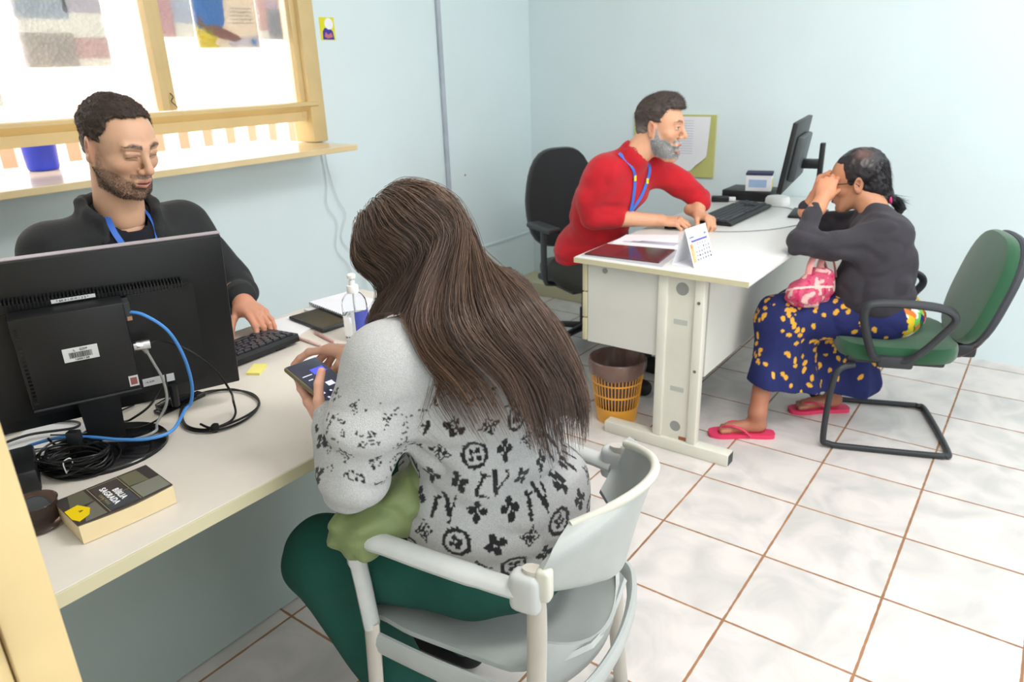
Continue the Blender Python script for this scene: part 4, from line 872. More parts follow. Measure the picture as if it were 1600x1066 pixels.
# ---- materials for people
def skin_mat(nm, rough=.45):
    m = mat(nm, (200, 150, 120), rough, noise=(60, .03), bump=(700, .12), attr='Col'); b = m.node_tree.nodes['Principled BSDF']
    b.inputs['Subsurface Weight'].default_value = .12; b.inputs['Subsurface Radius'].default_value = (.02, .007, .004); b.inputs['Subsurface Scale'].default_value = .35; return m
SKIN = skin_mat('skin')
HAIRM = mat('hair', (60, 46, 38), .38, spec=.5, noise=(40, .12), attr='Col')
def head(cx, R, o):
    """Face and skull in head space (x right, y forward, z up), returned as V,F,C in world space."""
    s = SDF(); jw = o.get('jaw', 1.); op = o.get('open', 0); z_j = -.022*op
    s.ell((0, -.012, .048), (.0745, .094, .078), k=.03)                     # cranium
    s.ell((0, .030, .030), (.064, .060, .062), k=.03)                      # forehead
    s.ell((0, .036, -.020), (.058, .052, .062), k=.03)                      # mid face
    s.ell((0, .040, -.070+z_j), (.047*jw, .046, .036), k=.025)               # mouth/jaw mass
    for sx in (-1, 1):
        s.cap((sx*.058*jw, .0, -.035), (sx*.030*jw, .062, -.094+z_j), .016, .015, k=.03)   # jaw line
        s.ell((sx*.042, .060, -.016), (.022, .020, .018), k=.022)                # cheek
        s.cap((sx*.012, .091, .036), (sx*.044, .079, .038), .0085, .008, k=.014)   # brow
    s.ell((0, .078, -.098+z_j), (.019, .017, .016), k=.018)                   # chin
    for sx in (-1, 1): s.ell((sx*.031, .098, .016), (.0175, .014, .0125), k=.012, op='s')
    s.cap((0, .088, .030), (0, .113, -.012), .0078, .0095, k=.014)             # nose bridge
    s.ell((0, .113, -.021), (.0115, .0125, .0098), k=.010)                    # tip
    for sx in (-1, 1): s.ell((sx*.0125, .101, -.026), (.0078, .010, .0075), k=.007)
    for sx in (-1, 1):
        s.ell((sx*.0315, .0772, .0155), (.0148, .0132, .0122), k=.005)            # eye ball with lid
        s.cap((sx*.020, .0905, .0085), (sx*.043, .083, .0095), .0028, .0024, k=.006)   # lower lid
        s.cap((sx*.019, .0925, .0205), (sx*.044, .084, .0205), .0036, .003, k=.007)   # upper lid fold
    s.ell((0, .090, -.055+z_j*.3), (.026, .013, .018), k=.014)                  # mouth barrel
    s.cap((-.019, .090, -.056+z_j*.1), (0, .1005, -.0525+z_j*.1), .0040, .0052, k=.006).cap((0, .1005, -.0525+z_j*.1), (.019, .090, -.056+z_j*.1), .0052, .0040, k=.006)
    s.cap((-.017, .0885, -.0625+z_j), (0, .0985, -.0655+z_j), .0040, .0062, k=.006).cap((0, .0985, -.0655+z_j), (.017, .0885, -.0625+z_j), .0062, .0040, k=.006)
    s.cap((-.020, .094, -.0595+z_j*.55), (.020, .094, -.0595+z_j*.55), .0014+.007*op, k=.004, op='s')
    s.ell((0, .104, -.0595+z_j*.55), (.017, .012, .0012+.009*op), k=.004, op='s')
    for sx in (-1, 1):                                                  # ears
        Re = rotm(sx*-26, 8, sx*6); c = A3(sx*.0790, -.012, .002)
        s.ell(A3(sx*.070, -.004, .0), (.012, .012, .026), k=.01)
        s.ell(c, (.0065, .0190, .0330), Re, k=.006); s.ell(c+A3(sx*.006, .003, .004), (.006, .0105, .018), Re, k=.005, op='s'); s.ell(c+A3(sx*.002, .006, -.004), (.005, .004, .006), k=.004)
        s.ell(c+A3(sx*-.001, .004, -.026), (.006, .009, .008), k=.006)
    nk = o.get('neck'); nr = o.get('neck_r', .054)
    if nk is not None:
        nl = (np.array(nk)-cx)@R; s.cap((0, -.018, -.045), nl, nr, nr*1.06, k=.03); s.cap((0, -.02, -.02), lerp(A3(0, -.02, -.02), nl, .9), nr*.9, nr, k=.02)
        for sx in (-1, 1): s.cap((sx*.045, -.02, -.05), (nl[0]+sx*.018, nl[1]+.035, nl[2]+.0), .012, .012, k=.02)
    V, F = s.mesh(o.get('res', .0023), smooth=1)
    x, y, z = V.T; ax = np.abs(x); C = np.tile(np.array(lin(o.get('skin', (206, 158, 128)))), (len(V), 1))
    def tint(w_, c):
        nonlocal C
        C = C*(1-w_[:, None])+np.array(lin(c))*w_[:, None]
    V3 = np.stack([ax, y, z], 1); rd = o.get('red', (190, 112, 92))
    tint(.35*blob(V3, (.045, .06, -.018), (.02, .04, .018)), rd); tint(.35*blob(V3, (0, .115, -.02), (.014, .02, .012)), rd); tint(.4*blob(V3, (.083, -.01, .0), (.012, .03, .03)), rd)
    tint(.30*blob(V3, (.031, .09, .017), (.018, .02, .010)), (150, 100, 84))
    lipz = np.where(z > -.0595+z_j*.5, -.0535+z_j*.1, -.0645+z_j); w_ = np.exp(-((z-lipz)/.0055)**4)*(ax < .0215-.0*ax)*ss(.082, .086, y); w_ *= ss(.0225, .017, ax); tint(.85*w_, o.get('lips', (186, 106, 98)))
    tint(.8*(np.exp(-((z+.0595-z_j*.55)/(.0022+.009*op))**4)*(ax < .018)*ss(.076, .082, y)), (70, 30, 30))
    tint(np.clip(1.3*blob(V3, (.007, .108, -.033), (.0042, .007, .0035)), 0, 1), (80, 40, 34))
    nz = fbm(V*420, 3, 2)
    # brows
    bc = .0385+.004*np.sin(np.clip((ax-.012)/.036, 0, 1)*PI*.8)-.12*np.clip(ax-.036, 0, 1); bw = .0046*ss(.056, .03, ax)+.0012
    w_ = np.exp(-((z-bc)/bw)**4)*(ax > .011)*(ax < .054)*(y > .05); tint(np.clip(w_*(.8+.35*nz), 0, 1)*o.get('brow_w', .9), o.get('brow', (52, 38, 32)))
    # eyes: lid crease, lashes, iris where open
    eo = o.get('eye', 0.0)
    ex, ez = ax-.0315, z-.0155; lash = .0102-ex*ex*9+.0; line_z = -.0035+.006*eo+ex*ex*-10
    on = (np.abs(ex) < .0145)*(y > .07)
    tint(np.clip(np.exp(-((ez-line_z)/.0015)**2)*on*1.0, 0, 1), (44, 28, 24))
    if eo > 0:
        low = -.0055+ex*ex*14; inn = on*(ez < line_z)*(ez > low); tint(inn*.95, (214, 204, 198)); gx = o.get('gaze', 0)
        ii = inn*(((x*np.sign(x)-.0315-0*gx)**2+(ez+.0005)**2) < .0056**2); tint(ii*1., (46, 30, 24))
    tint(np.clip(np.exp(-((ez-.0075+ex*ex*12)/.0011)**2)*on*.35, 0, 1), (120, 76, 62))
    bd = o.get('beard')
    if bd:
        chin = ss(-.028, -.046, z)*ss(-.012, .012, y)  # lower face
        side = np.exp(-((y-.0+.02*(z+.02)/.05)/.020)**2)*ss(.055, .062, ax)*ss(.030, .005, z)*ss(-.09, -.06, z)
        must = np.exp(-((z+.042-z_j*.05)/.0065)**4)*(ax < .03)*(y > .07); area_ = np.clip(chin*ss(.0, .020, ax-.030+(-.050-z)*1.4+.0)+must+side, 0, 1)
        low = ss(-.066, -.074, z); area_ = np.clip(area_+low*(y > .0)+.8*np.exp(-((z+.076-z_j)/.004)**2)*(ax < .012)*(y > .08), 0, 1)
        area_ *= 1-.95*np.exp(-((z-lipz)/.0065)**4)*(ax < .022)*(y > .08); area_ *= ss(-.118-.0, -.100, z+.25*np.clip(.05-y, 0, 1)*-1); area_ *= (ss(-.045, -.02, y))*ss(.0755, .072, ax*(z > -.04))
        o['beard_area'] = area_; tint(np.clip(area_*(bd[1]+.22*nz), 0, 1), bd[0])
    o['V'], o['F'], o['local'] = None, None, V
    o['normal'] = vnormals(V, F)
    return V@R.T+cx, F, C
def tris(P, D, L, W_, C):    # tapering hair spikes: points, directions, length, width, colour
    n = len(P); D = D/(np.linalg.norm(D, axis=1)[:, None]+1e-9); r = RNG.normal(size=(n, 3)); u = np.cross(D, r); u /= np.linalg.norm(u, axis=1)[:, None]; L = np.broadcast_to(L, n)[:, None]
    v = np.cross(D, u); V = np.stack([P+u*W_, P-u*W_*.5+v*W_*.87, P-u*W_*.5-v*W_*.87, P+D*L], 1).reshape(-1, 3); b = np.arange(n)[:, None]*4
    F = np.concatenate([b+np.array([[0, 1, 3, 3]]), b+np.array([[1, 2, 3, 3]]), b+np.array([[2, 0, 3, 3]])]); F = F[:, :3]; return V, F, np.repeat(C, 4, 0)
def beard(cx, R, o, F, n, L, cols, clump=.3, drop=(0, .35, -.8), lift=.5):
    V = o['local']; N = o['normal']; a = o['beard_area']; T = quadtri(F); w_ = a[T].mean(1)*(a[T].min(1) > .25)
    A = np.linalg.norm(np.cross(V[T[:, 1]]-V[T[:, 0]], V[T[:, 2]]-V[T[:, 0]]), axis=1)*w_; t = T[RNG.choice(len(T), n, p=A/A.sum())]; r = RNG.dirichlet((1, 1, 1), n)
    P = (V[t]*r[..., None]).sum(1); D = N[t[:, 0]]*lift+np.array(drop)+RNG.normal(size=(n, 3))*clump; C = np.array([lin(c) for c in cols])[RNG.integers(0, len(cols), n)]*RNG.uniform(.7, 1.3, (n, 1))
    low = .6+.8*ss(-.05, -.1, P[:, 2]); v, f, c = tris(P, D, RNG.uniform(.6, 1.2, n)*L*low, .00035 if L < .006 else .0006, C); return v@R.T+cx, f, c
def quadtri(F): return np.concatenate([F[:, [0, 1, 2]], F[:, [0, 2, 3]]]) if F.shape[1] == 4 else F
def join(parts):
    V = []; F = []; C = []; n = 0
    for v, f, c in parts: V.append(v); F.append(quadtri(f)+n); C.append(c); n += len(v)
    return np.concatenate(V), np.concatenate(F), np.concatenate(C)
def colr(n, c, j=0.0, seed=0):
    a = np.tile(np.array(lin(c)), (n, 1)); return a*(1+j*np.random.default_rng(seed).uniform(-1, 1, (n, 1)))
def samp(V, F, n, wfn=None):
    T = quadtri(F); a = np.linalg.norm(np.cross(V[T[:, 1]]-V[T[:, 0]], V[T[:, 2]]-V[T[:, 0]]), axis=1); 
    if wfn is not None: a = a*wfn(V[T].mean(1))
    t = T[RNG.choice(len(T), n, p=a/a.sum())]; r = RNG.dirichlet((1, 1, 1), n); return (V[t]*r[..., None]).sum(1), t
def short_hair(cx, R, o):
    """Short haircut shell over the skull plus fine spikes."""
    s = SDF(); th = o.get('thick', .010); top = o.get('top', 0)
    s.ell((0, -.012, .048), (.0745+th*.7, .094+th, .078+th), k=.02); s.ell((0, .030-.006, .036), (.062+th*.4, .056+th*.6, .060+th), k=.02)
    if top: s.ell((0, .02, .098), (.055, .070, .036+top), k=.03)
    s.ell((0, -.050, -.01), (.058, .050, .058), k=.02)
    hl = o.get('hairline', .078)
    nzk = o.get('nz', 1); s.disp = lambda p: (nzk*(.0035*fbm(p*60, 4, 3)+.0025*vnoise(p*150*np.array([1, .5, 1], f32), 9))).astype(f32)
    # remove face: plane rising toward the front, sideburn zone kept narrow, neck cut
    s.box((0, .115, -.02), (.20, .085, .02+hl), rd=.03, k=.008, op='s'); 
    for sx in (-1, 1):
        s.ell((sx*.084, -.002, -.010), (.022, .034, .048), k=.006, op='s')      # round the ear
        s.ell((sx*.07, .052, .022), (.022, .034, .050), k=.010, op='s')      # temple recess
    s.box((0, 0, -.125), (.2, .2, .060), rd=.01, k=.01, op='s')
    V, F = s.mesh(o.get('hres', .0026), smooth=1); N = vnormals(V, F); base = o.get('hair', (54, 44, 40))
    C = colr(len(V), base, .25, 3); g = o.get('grey', (110, 100, 96)); w_ = ss(.035, -.04, V[:, 2])*ss(.03, .06, np.abs(V[:, 0]))*.7; w_ = np.clip(w_+o.get('greymix', .0), 0, 1); C = C*(1-w_[:, None])+np.array(lin(g))*w_[:, None]
    n = o.get('nspike', 9000); P, t = samp(V, F, n, lambda c: (c[:, 2] > -.07)*1.); Nn = N[t[:, 0]]; comb = np.array(o.get('comb', (0, .5, .2))); D = Nn*o.get('lift', .7)+comb+RNG.normal(size=(n, 3))*.35
    Cs = C[t[:, 0]]*RNG.uniform(.5, 1.7, (n, 1)); L = RNG.uniform(.5, 1.2, n)*o.get('len', .010)*(.35+.65*ss(-.02, .06, P[:, 2]))
    V2, F2, C2 = tris(P-Nn*.001, D, L, .00065, Cs); V, F, C = join([(V, F, C), (V2, F2, C2)])
    return V@R.T+cx, F, C
def finger(s, base, d, up, Ls, curl, r, k=.008, side=0):
    """chain of three phalanges bending about the knuckle axis, curl in degrees"""
    d = np.array(d, float)/np.linalg.norm(d); up = np.array(up, float); P = [np.array(base, float)]; ax = np.cross(up, d); ax /= np.linalg.norm(ax)
    for L, c in zip(Ls, curl):
        a = math.radians(c); d = d*math.cos(a)-np.cross(ax, d)*-math.sin(a) if False else np.array(Matrix.Rotation(a, 3, Vector(ax)) @ Vector(d)); P.append(P[-1]+d*L)
    s.cap(P[0], P[1], r*1.06, r, k=k); s.cap(P[1], P[2], r, r*.92, k=.003); s.cap(P[2], P[3], r*.92, r*.80, k=.003)
    s.ell(P[1], (r*1.05,)*3, k=.003); return P, d, ax
def hand(wrist, fwd, up, left, curls, thumb, o=None):
    """wrist point, forward (to knuckles), up (back of the hand), left-hand flag, curls=4x3 degrees (index..little), thumb=(dir local, curls)"""
    o = o or {}; Fm = frame(fwd, up); sg = -1 if left else 1    # local x = right of hand seen from the back, thumb side is -x for a right hand
    tx = sg*-1; sc = o.get('scale', 1.); s = SDF(); W = lambda x, y, z: np.array(wrist)+Fm@(np.array((x*tx*-1 if False else x, y, z))*sc)
    X = lambda k: tx*k    # thumb side positive k
    kn = [(X(.028), .088, .000), (X(.009), .093, .003), (X(-.010), .088, .002), (X(-.028), .078, -.003)]
    for i, q in enumerate(kn):
        s.cap(W(X(.016-.011*i), .010, 0), W(*q), .0135*sc, .0105*sc, k=.012)
    s.ell(W(0, .048, -.004), A3(.038, .045, .0145)*sc, Fm, k=.012)
    s.ell(W(X(.024), .032, -.010), A3(.017, .028, .014)*sc, Fm, k=.012)
    s.cap(W(0, -.06, 0), W(0, .012, 0), .0265*sc, .024*sc, k=.012)
    LL = [(.043, .026, .021), (.048, .030, .022), (.044, .028, .021), (.034, .021, .019)]; nails = []
    for i in range(4):
        sp = o.get('spread', 4)*(1.5-i); d = Fm@np.array(Matrix.Rotation(math.radians(-sp*X(1)), 3, 'Z') @ Vector((0, 1, 0)))
        P, dd, ax = finger(s, W(*kn[i]), d, Fm[:, 2], np.array(LL[i])*sc, list(curls[i]), (.0086, .0088, .0083, .0073)[i]*sc); nails.append((P[3], dd, np.cross(dd, ax), (.0075, .0078, .0072, .006)[i]*sc))
    td = Fm@np.array(thumb[0], float)*1.; b = W(X(.022), .020, -.008)
    tdl = np.array(thumb[0], float); tdl = Fm@(tdl*np.array([tx, 1, 1])); tdl /= np.linalg.norm(tdl)
    up2 = Fm@(np.array(thumb[2] if len(thumb) > 2 else (.6, 0, .8))*np.array([tx, 1, 1]))
    P, dd, ax = finger(s, b, tdl, up2, np.array((.040, .032, .026))*sc, list(thumb[1]), .0102*sc, k=.012); nails.append((P[3], dd, np.cross(dd, ax), .009*sc))
    for e in o.get('arm', []): s.cap(*e, k=.012)
    V, F = s.mesh(o.get('res', .0019), smooth=1); C = np.tile(np.array(lin(o.get('skin', (206, 158, 128)))), (len(V), 1))
    kr = sum(blob(V, W(*q), (.011,)*3) for q in kn); w_ = np.clip(kr*.35, 0, .4); tip = sum(blob(V, n_[0], (.012,)*3) for n_ in nails); w_ = np.clip(w_+tip*.35, 0, .55); C = C*(1-w_[:, None])+np.array(lin(o.get('red', (206, 120, 100))))*w_[:, None]
    for p, d, u, r in nails:
        q = V-(p+d*r*.25+u*r*.62*1.0); m_ = np.exp(-((q@d)/(r*.75))**4-((q@np.cross(d, u))/(r*.6))**4-((q@u)/(r*.45))**4); C = C*(1-.6*m_[:, None])+np.array(lin((226, 178, 162)))*.6*m_[:, None]
    return V, F, C
def body_obj(name, parts, m, parent, **kw):
    V, F, C = join(parts); return link(name, npmesh(name, V, F, True, C), m, parent, True, **kw)
def sdf_obj(name, s, res, m, parent, col=None, smooth=2, **kw):
    V, F = s.mesh(res, smooth=smooth); c = None if col is None else (col(V) if callable(col) else colr(len(V), col)); return link(name, npmesh(name, V, F, True, c), m, parent, True, **kw)
def snap(s, P, off=0, it=6):
    P = np.array(P, f32)
    for _ in range(it):
        d = s.value(P)-off; e = 1e-3; g = np.stack([s.value(P+np.array(v, f32))-s.value(P-np.array(v, f32)) for v in ((e, 0, 0), (0, e, 0), (0, 0, e))], -1); g /= np.linalg.norm(g, axis=-1)[..., None]+1e-9; P = P-g*d[..., None]
    return P
def ribbon(name, pts, nrm, w_, m, parent, th=.0015, n=8):   # flat band; nrm = one outward normal per control point
    P = spline(pts, n); Nn = spline(nrm, n); T = np.gradient(P, axis=0); B = np.cross(T, Nn); B /= np.linalg.norm(B, axis=1)[:, None]; Nn = Nn/np.linalg.norm(Nn, axis=1)[:, None]
    V = np.stack([P-B*w_/2, P+B*w_/2, P+B*w_/2+Nn*th, P-B*w_/2+Nn*th], 1).reshape(-1, 3); F = []
    for i in range(len(P)-1):
        for k in range(4): F.append((i*4+k, i*4+(k+1) % 4, i*4+4+(k+1) % 4, i*4+4+k))
    F += [(0, 1, 2, 3), tuple(len(V)-4+k for k in range(4))]; return MB().add(V, F).obj(name, m, parent, False, True)
# ------------------------------------------------------------------ man in the black jacket
SK1 = (216, 170, 140)
p1m = thing('person', 'seated man in black jacket with blue lanyard, looking down behind the monitor', 'person', (.95, 2.1, 0))
hc = A3(.955, 2.0, 1.287); HR = rotm(190, -20, 0); nb_ = A3(.95, 2.065, 1.10)
o1 = dict(skin=SK1, neck=nb_, neck_r=.056, beard=((84, 66, 56), .42), res=.0021, jaw=1.0, brow_w=1.0, eye=.0, lips=(192, 122, 112), hair=(72, 60, 54), nz=.95, grey=(128, 116, 110), len=.008, lift=.45, comb=(0, .8, .1), hairline=.104, thick=.010, hres=.0025, nspike=22000)
hV, hF, hC = head(hc, HR, o1)
hand1 = hand(A3(1.150, 1.868, .828), (-.10, -.95, -.22), (.05, -.2, 1), True, [(18, 30, 18), (26, 36, 20), (24, 34, 20), (20, 30, 18)], ((.75, .62, -.38), (4, 12, 22)), dict(skin=(212, 150, 122), res=.002, arm=[(A3(1.15, 1.86, .83), A3(1.18, 1.94, .84), .026, .034)]))
core = SDF().cap((.95, 2.06, .95), (.95, 2.065, 1.10), .08, .05).ell((.95, 2.09, .80), (.15, .09, .28)).cap((.80, 2.09, 1.03), (1.10, 2.08, 1.03), .04); cV, cF = core.mesh(.012)
body_obj('body', [(hV, hF, hC), hand1, (cV, cF, colr(len(cV), SK1))], SKIN, p1m)
v, f, c = beard(hc, HR, o1, hF, 9000, .0030, [(48, 38, 34), (74, 60, 52), (120, 112, 106)]); link('beard', npmesh('beard', v, f, False, c), HAIRM, p1m, True)
v, f, c = short_hair(hc, HR, o1); SHM = mat('short_hair', (60, 50, 46), .62, spec=.3, noise=(40, .12), attr='Col'); link('hair', npmesh('hair', v, f, True, c), SHM, p1m, True)
JK = mat('black_fabric', (34, 35, 37), .8, noise=(20, .12), bump=(260, .25), sheen=.05); NV = mat('navy_shirt', (22, 23, 34), .9, noise=(50, .1), bump=(400, .2))
sh_ = SDF().ell((.95, 2.085, .86), (.165, .105, .30), k=.04).ell((.95, 2.075, 1.01), (.16, .085, .09), k=.05).cap((.86, 2.08, 1.055), (1.04, 2.075, 1.055), .045, k=.04).cap((.95, 2.07, 1.06), (.95, 2.066, 1.085), .072, .066, k=.02)
sh_.cap((.95, 2.05, 1.13), (.95, 2.055, 1.09), .06, .062, k=.006, op='s')
sdf_obj('shirt', sh_, .006, NV, p1m)
j = SDF().ell((.95, 2.09, .82), (.215, .135, .32), k=.05).ell((.95, 2.085, .99), (.20, .118, .11), k=.05).cap((.775, 2.095, 1.04), (1.125, 2.085, 1.04), .068, k=.05)
j.chain([(1.135, 2.085, 1.03), (1.225, 2.03, .86), (1.215, 1.985, .82)], [.076, .066, .06], k=.04).cap((1.222, 2.0, .82), (1.160, 1.885, .836), .060, .044, k=.03)
j.chain([(.765, 2.095, 1.03), (.70, 2.04, .86), (.74, 1.93, .80)], [.076, .064, .048], k=.04)
for i in range(9):    # soft stand collar, open at the front
    a0, a1 = math.radians(-128+i*28.4), math.radians(-128+(i+1)*28.4); q = lambda a, r_, z: A3(.95+r_*math.sin(a), 2.06+r_*math.cos(a), z-.045*ss(1.2, 2.2, abs(a)))
    j.cap(q(a0, .092, 1.10), q(a1, .090, 1.10), .018, k=.02).cap(q(a0, .089, 1.130), q(a1, .089, 1.130), .015, k=.015).cap(q(a0, .092, 1.152), q(a1, .092, 1.152), .012, k=.012)
j.cap((.95, 2.055, 1.21), (.95, 2.06, 1.08), .070, .060, k=.008, op='s').cap((.945, 1.905, .78), (.945, 1.97, 1.10), .030, .070, k=.012, op='s').ell((.95, 2.08, .9), (.17, .105, .26), k=.01, op='s')
_jf = folds(.009, 9, (1, 1, .75), 3); j.disp = lambda p: (_jf(p)*ss(1.10, 1.04, p[..., 2])).astype(f32); sdf_obj('jacket', j, .0055, JK, p1m)
# zip edges and lanyard
LB = mat('lanyard_blue', (60, 116, 214), .5); LY = pal('lanyard_yellow', (220, 214, 60))
for sx in (-1, 1):
    P = snap(sh_, [(.95+sx*.058, 2.00, 1.115), (.95+sx*.060, 1.985, 1.08), (.95+sx*.048, 1.97, 1.03), (.95+sx*.036, 1.96, .95), (.95+sx*.022, 1.95, .86)], .004); P[0] += np.array((sx*.002, .02, .008)); lo_ = ribbon('lanyard', [P[0]+np.array((sx*.004, .05, .02))]+list(P), [(sx*.6, -.5, .5)]*2+[(sx*.3, -1, .25)]*4, .015, LB, p1m)
    ribbon('lanyard_print', [P[2]+np.array((0, -.0022, .01)), P[2]+np.array((0, -.0022, -.012))], [(sx*.3, -1, .25)]*2, .012, LY, lo_, th=.0006)
# stool hidden behind the desk carries him
pl_ = SDF().cap((.87, 2.16, .52), (.87, 1.86, .50), .085, .07, k=.04).cap((1.03, 2.16, .52), (1.03, 1.86, .50), .085, .07, k=.04).ell((.95, 2.14, .54), (.17, .13, .10), k=.04).cap((.87, 1.86, .48), (.87, 1.95, .1), .065, .045, k=.03).cap((1.03, 1.86, .48), (1.03, 1.95, .1), .065, .045, k=.03)
sdf_obj('trousers', pl_, .012, pal('dark_denim', (40, 44, 56), .8), p1m)
sdf_obj('shoes', SDF().cap((.87, 1.96, .04), (.87, 1.80, .035), .04, .038).cap((1.03, 1.96, .04), (1.03, 1.80, .035), .04, .038).clip((0, 0, .001), (0, 0, -1)), .01, M_['black_matte'], p1m)
stl = thing('office_chair', 'plain dark round stool under the man in the black jacket', 'chair', (.95, 2.16, 0))
MB().lathe([(0, .37), (.19, .37), (.20, .40), (.19, .43), (0, .44)], (0, 0, 0), 28).obj('seat', UB, stl, True); MB().cyl((0, 0, .03), (0, 0, .38), .03).obj('column', BPl, stl, True); MB().lathe([(0, 0), (.22, 0), (.20, .03), (0, .04)], (0, 0, 0), 28).obj('base', BPl, stl, True)

# ------------------------------------------------------------------ long haired woman in the patterned sweater
SK2 = (222, 170, 146)
pw = thing('person', 'long haired woman in grey monogram sweater seen from behind, holding a phone', 'person', (.97, .78, 0))
wc = A3(.975, .950, 1.108); WR = rotm(12, -38, 0); wn = A3(.958, .880, 1.01)
wo = dict(skin=SK2, neck=wn, neck_r=.050, res=.003, jaw=.9, brow_w=.7, eye=.0)
wV, wF, wC = head(wc, WR, wo)
lh = hand(A3(.733, .965, .846), (.36, .88, .26), (-.55, .08, -.80), True, [(4, 10, 8), (4, 10, 8), (5, 12, 8), (6, 14, 10)], ((.62, .66, -.62), (4, 16, 14), (.5, -.3, .7)), dict(skin=SK2, scale=.92, arm=[(A3(.733, .965, .846), A3(.725, .93, .825), .024, .03)]))
rh = hand(A3(.900, 1.040, .925), (-.30, .90, .02), (.35, .15, .92), False, [(14, 24, 12), (50, 62, 30), (62, 70, 40), (68, 70, 40)], ((.40, .85, -.40), (12, 20, 20)), dict(skin=SK2, scale=.92, arm=[(A3(.900, 1.040, .925), A3(.935, .985, .91), .024, .032)]))
core = SDF().cap((.958, .880, 1.01), (.96, .80, .7), .05, .12).cap((.82, .88, .98), (1.08, .88, .98), .045).ell((.97, .80, .60), (.14, .13, .14)); cV, cF = core.mesh(.012)
body_obj('body', [(wV, wF, wC), lh, rh, (cV, cF, colr(len(cV), SK2))], SKIN, pw)
# sweater
sw = SDF().ell((.972, .800, .64), (.205, .190, .165), k=.06).ell((.970, .815, .86), (.185, .150, .20), k=.06).cap((.80, .880, .975), (1.11, .885, .985), .066, k=.06).cap((.955, .865, .97), (.957, .885, 1.02), .075, .060, k=.04)
sw.chain([(.795, .870, .965), (.745, .885, .88), (.712, .897, .79)], [.078, .076, .068], k=.05).cap((.712, .900, .785), (.731, .968, .852), .062, .043, k=.03).cap((.730, .960, .848), (.737, .985, .872), .039, .034, k=.008)
sw.chain([(1.12, .890, .98), (1.185, .97, .87), (1.13, 1.00, .83)], [.076, .070, .06], k=.05).cap((1.13, 1.00, .83), (.950, 1.010, .905), .056, .038, k=.03)
_fd = folds(.012, 7.5, (.5, .8, 1.5), 12); _ar = np.array((.975, .8), f32)
def sw_disp(p):
    d = _fd(p)*ss(1.02, .80, p[..., 2]); th = np.arctan2(p[..., 0]-.975, -(p[..., 1]-.80)); hem = ss(.572, .562, p[..., 2]); return (d*(1-.6*hem)+hem*(.008+.0016*np.sin(th*150))).astype(f32)
sw.disp = sw_disp; sw.clip((.97, .8, .520), (-.05, .10, -1))
def near_seg(V, a, b):
    a, b = np.array(a), np.array(b); t = np.clip(((V-a)@(b-a))/((b-a)@(b-a)), 0, 1); d = V-(a+t[:, None]*(b-a)); return t, np.linalg.norm(d, axis=1), d
def motif(k, x, y):   # x,y in -1..1
    r = np.hypot(x, y); th = np.arctan2(y, x); pet = lambda s_, ph=0: r < s_*(.30+.70*np.abs(np.cos(2*(th+ph)))**.7)
    pet2 = lambda s_, ph=0: (r < s_*np.abs(np.cos(2*(th+ph)))**.55)
    A_ = ((np.abs(r-.82) < .13)) | (pet2(.52, PI/4) & (r > .1)) ; B_ = pet2(.95, 0) & (r > .13)
    q = np.abs(x)**.62+np.abs(y)**.62; C_ = ((q < 1.0) & (q > .82)) | (r < .38*np.abs(np.cos(2*(th)))**.8)
    def sg(x0, y0, x1, y1, w_): dx, dy = x1-x0, y1-y0; t = np.clip(((x-x0)*dx+(y-y0)*dy)/(dx*dx+dy*dy), 0, 1); return np.hypot(x-x0-t*dx, y-y0-t*dy) < w_
    D_ = sg(-.62, .35, -.82, -.9, .13) | sg(-.95, -.92, .35, -.92, .09) | sg(.35, -.92, .42, -.6, .07) | sg(-.85, .38, -.35, .38, .07) | sg(-.12, .95, .36, -.42, .16) | sg(.36, -.42, .88, .95, .08) | sg(-.35, .95, .12, .95, .07) | sg(.65, .95, 1.05, .95, .07)
    C2 = B_ & (np.abs(np.abs(x)-np.abs(y)) < 9)
    return np.choose(k, [B_, D_, C_, B_, A_, C2])
def pattern(u, v, keep, seed=0):
    g = .0034; uq, vq = np.floor(u/g)*g, np.floor(v/g)*g; pu, pv = .066, .055; i = np.floor(vq/pv).astype(int); uo = uq+(i % 2)*pu*.5; j_ = np.floor(uo/pu).astype(int)
    x = (uo/pu-j_-.5)*pu/.0285; y = (vq/pv-i-.5)*pv/.0285; k = (j_*2+i*3+(i//2)) % 6; sc_ = np.choose(k, [1.35, .88, 1.05, 1.35, 1.02, 1.3]); a = .35*np.sin(j_*3.1+i*1.7); xr, yr = x*np.cos(a)-y*np.sin(a), x*np.sin(a)+y*np.cos(a)
    m_ = motif(k, np.clip(xr*sc_, -1.6, 1.6), np.clip(yr*sc_, -1.6, 1.6)); h = hash3(np.stack([np.floor(u/g), np.floor(v/g), u*0+seed], -1)); return m_ & (h < keep)
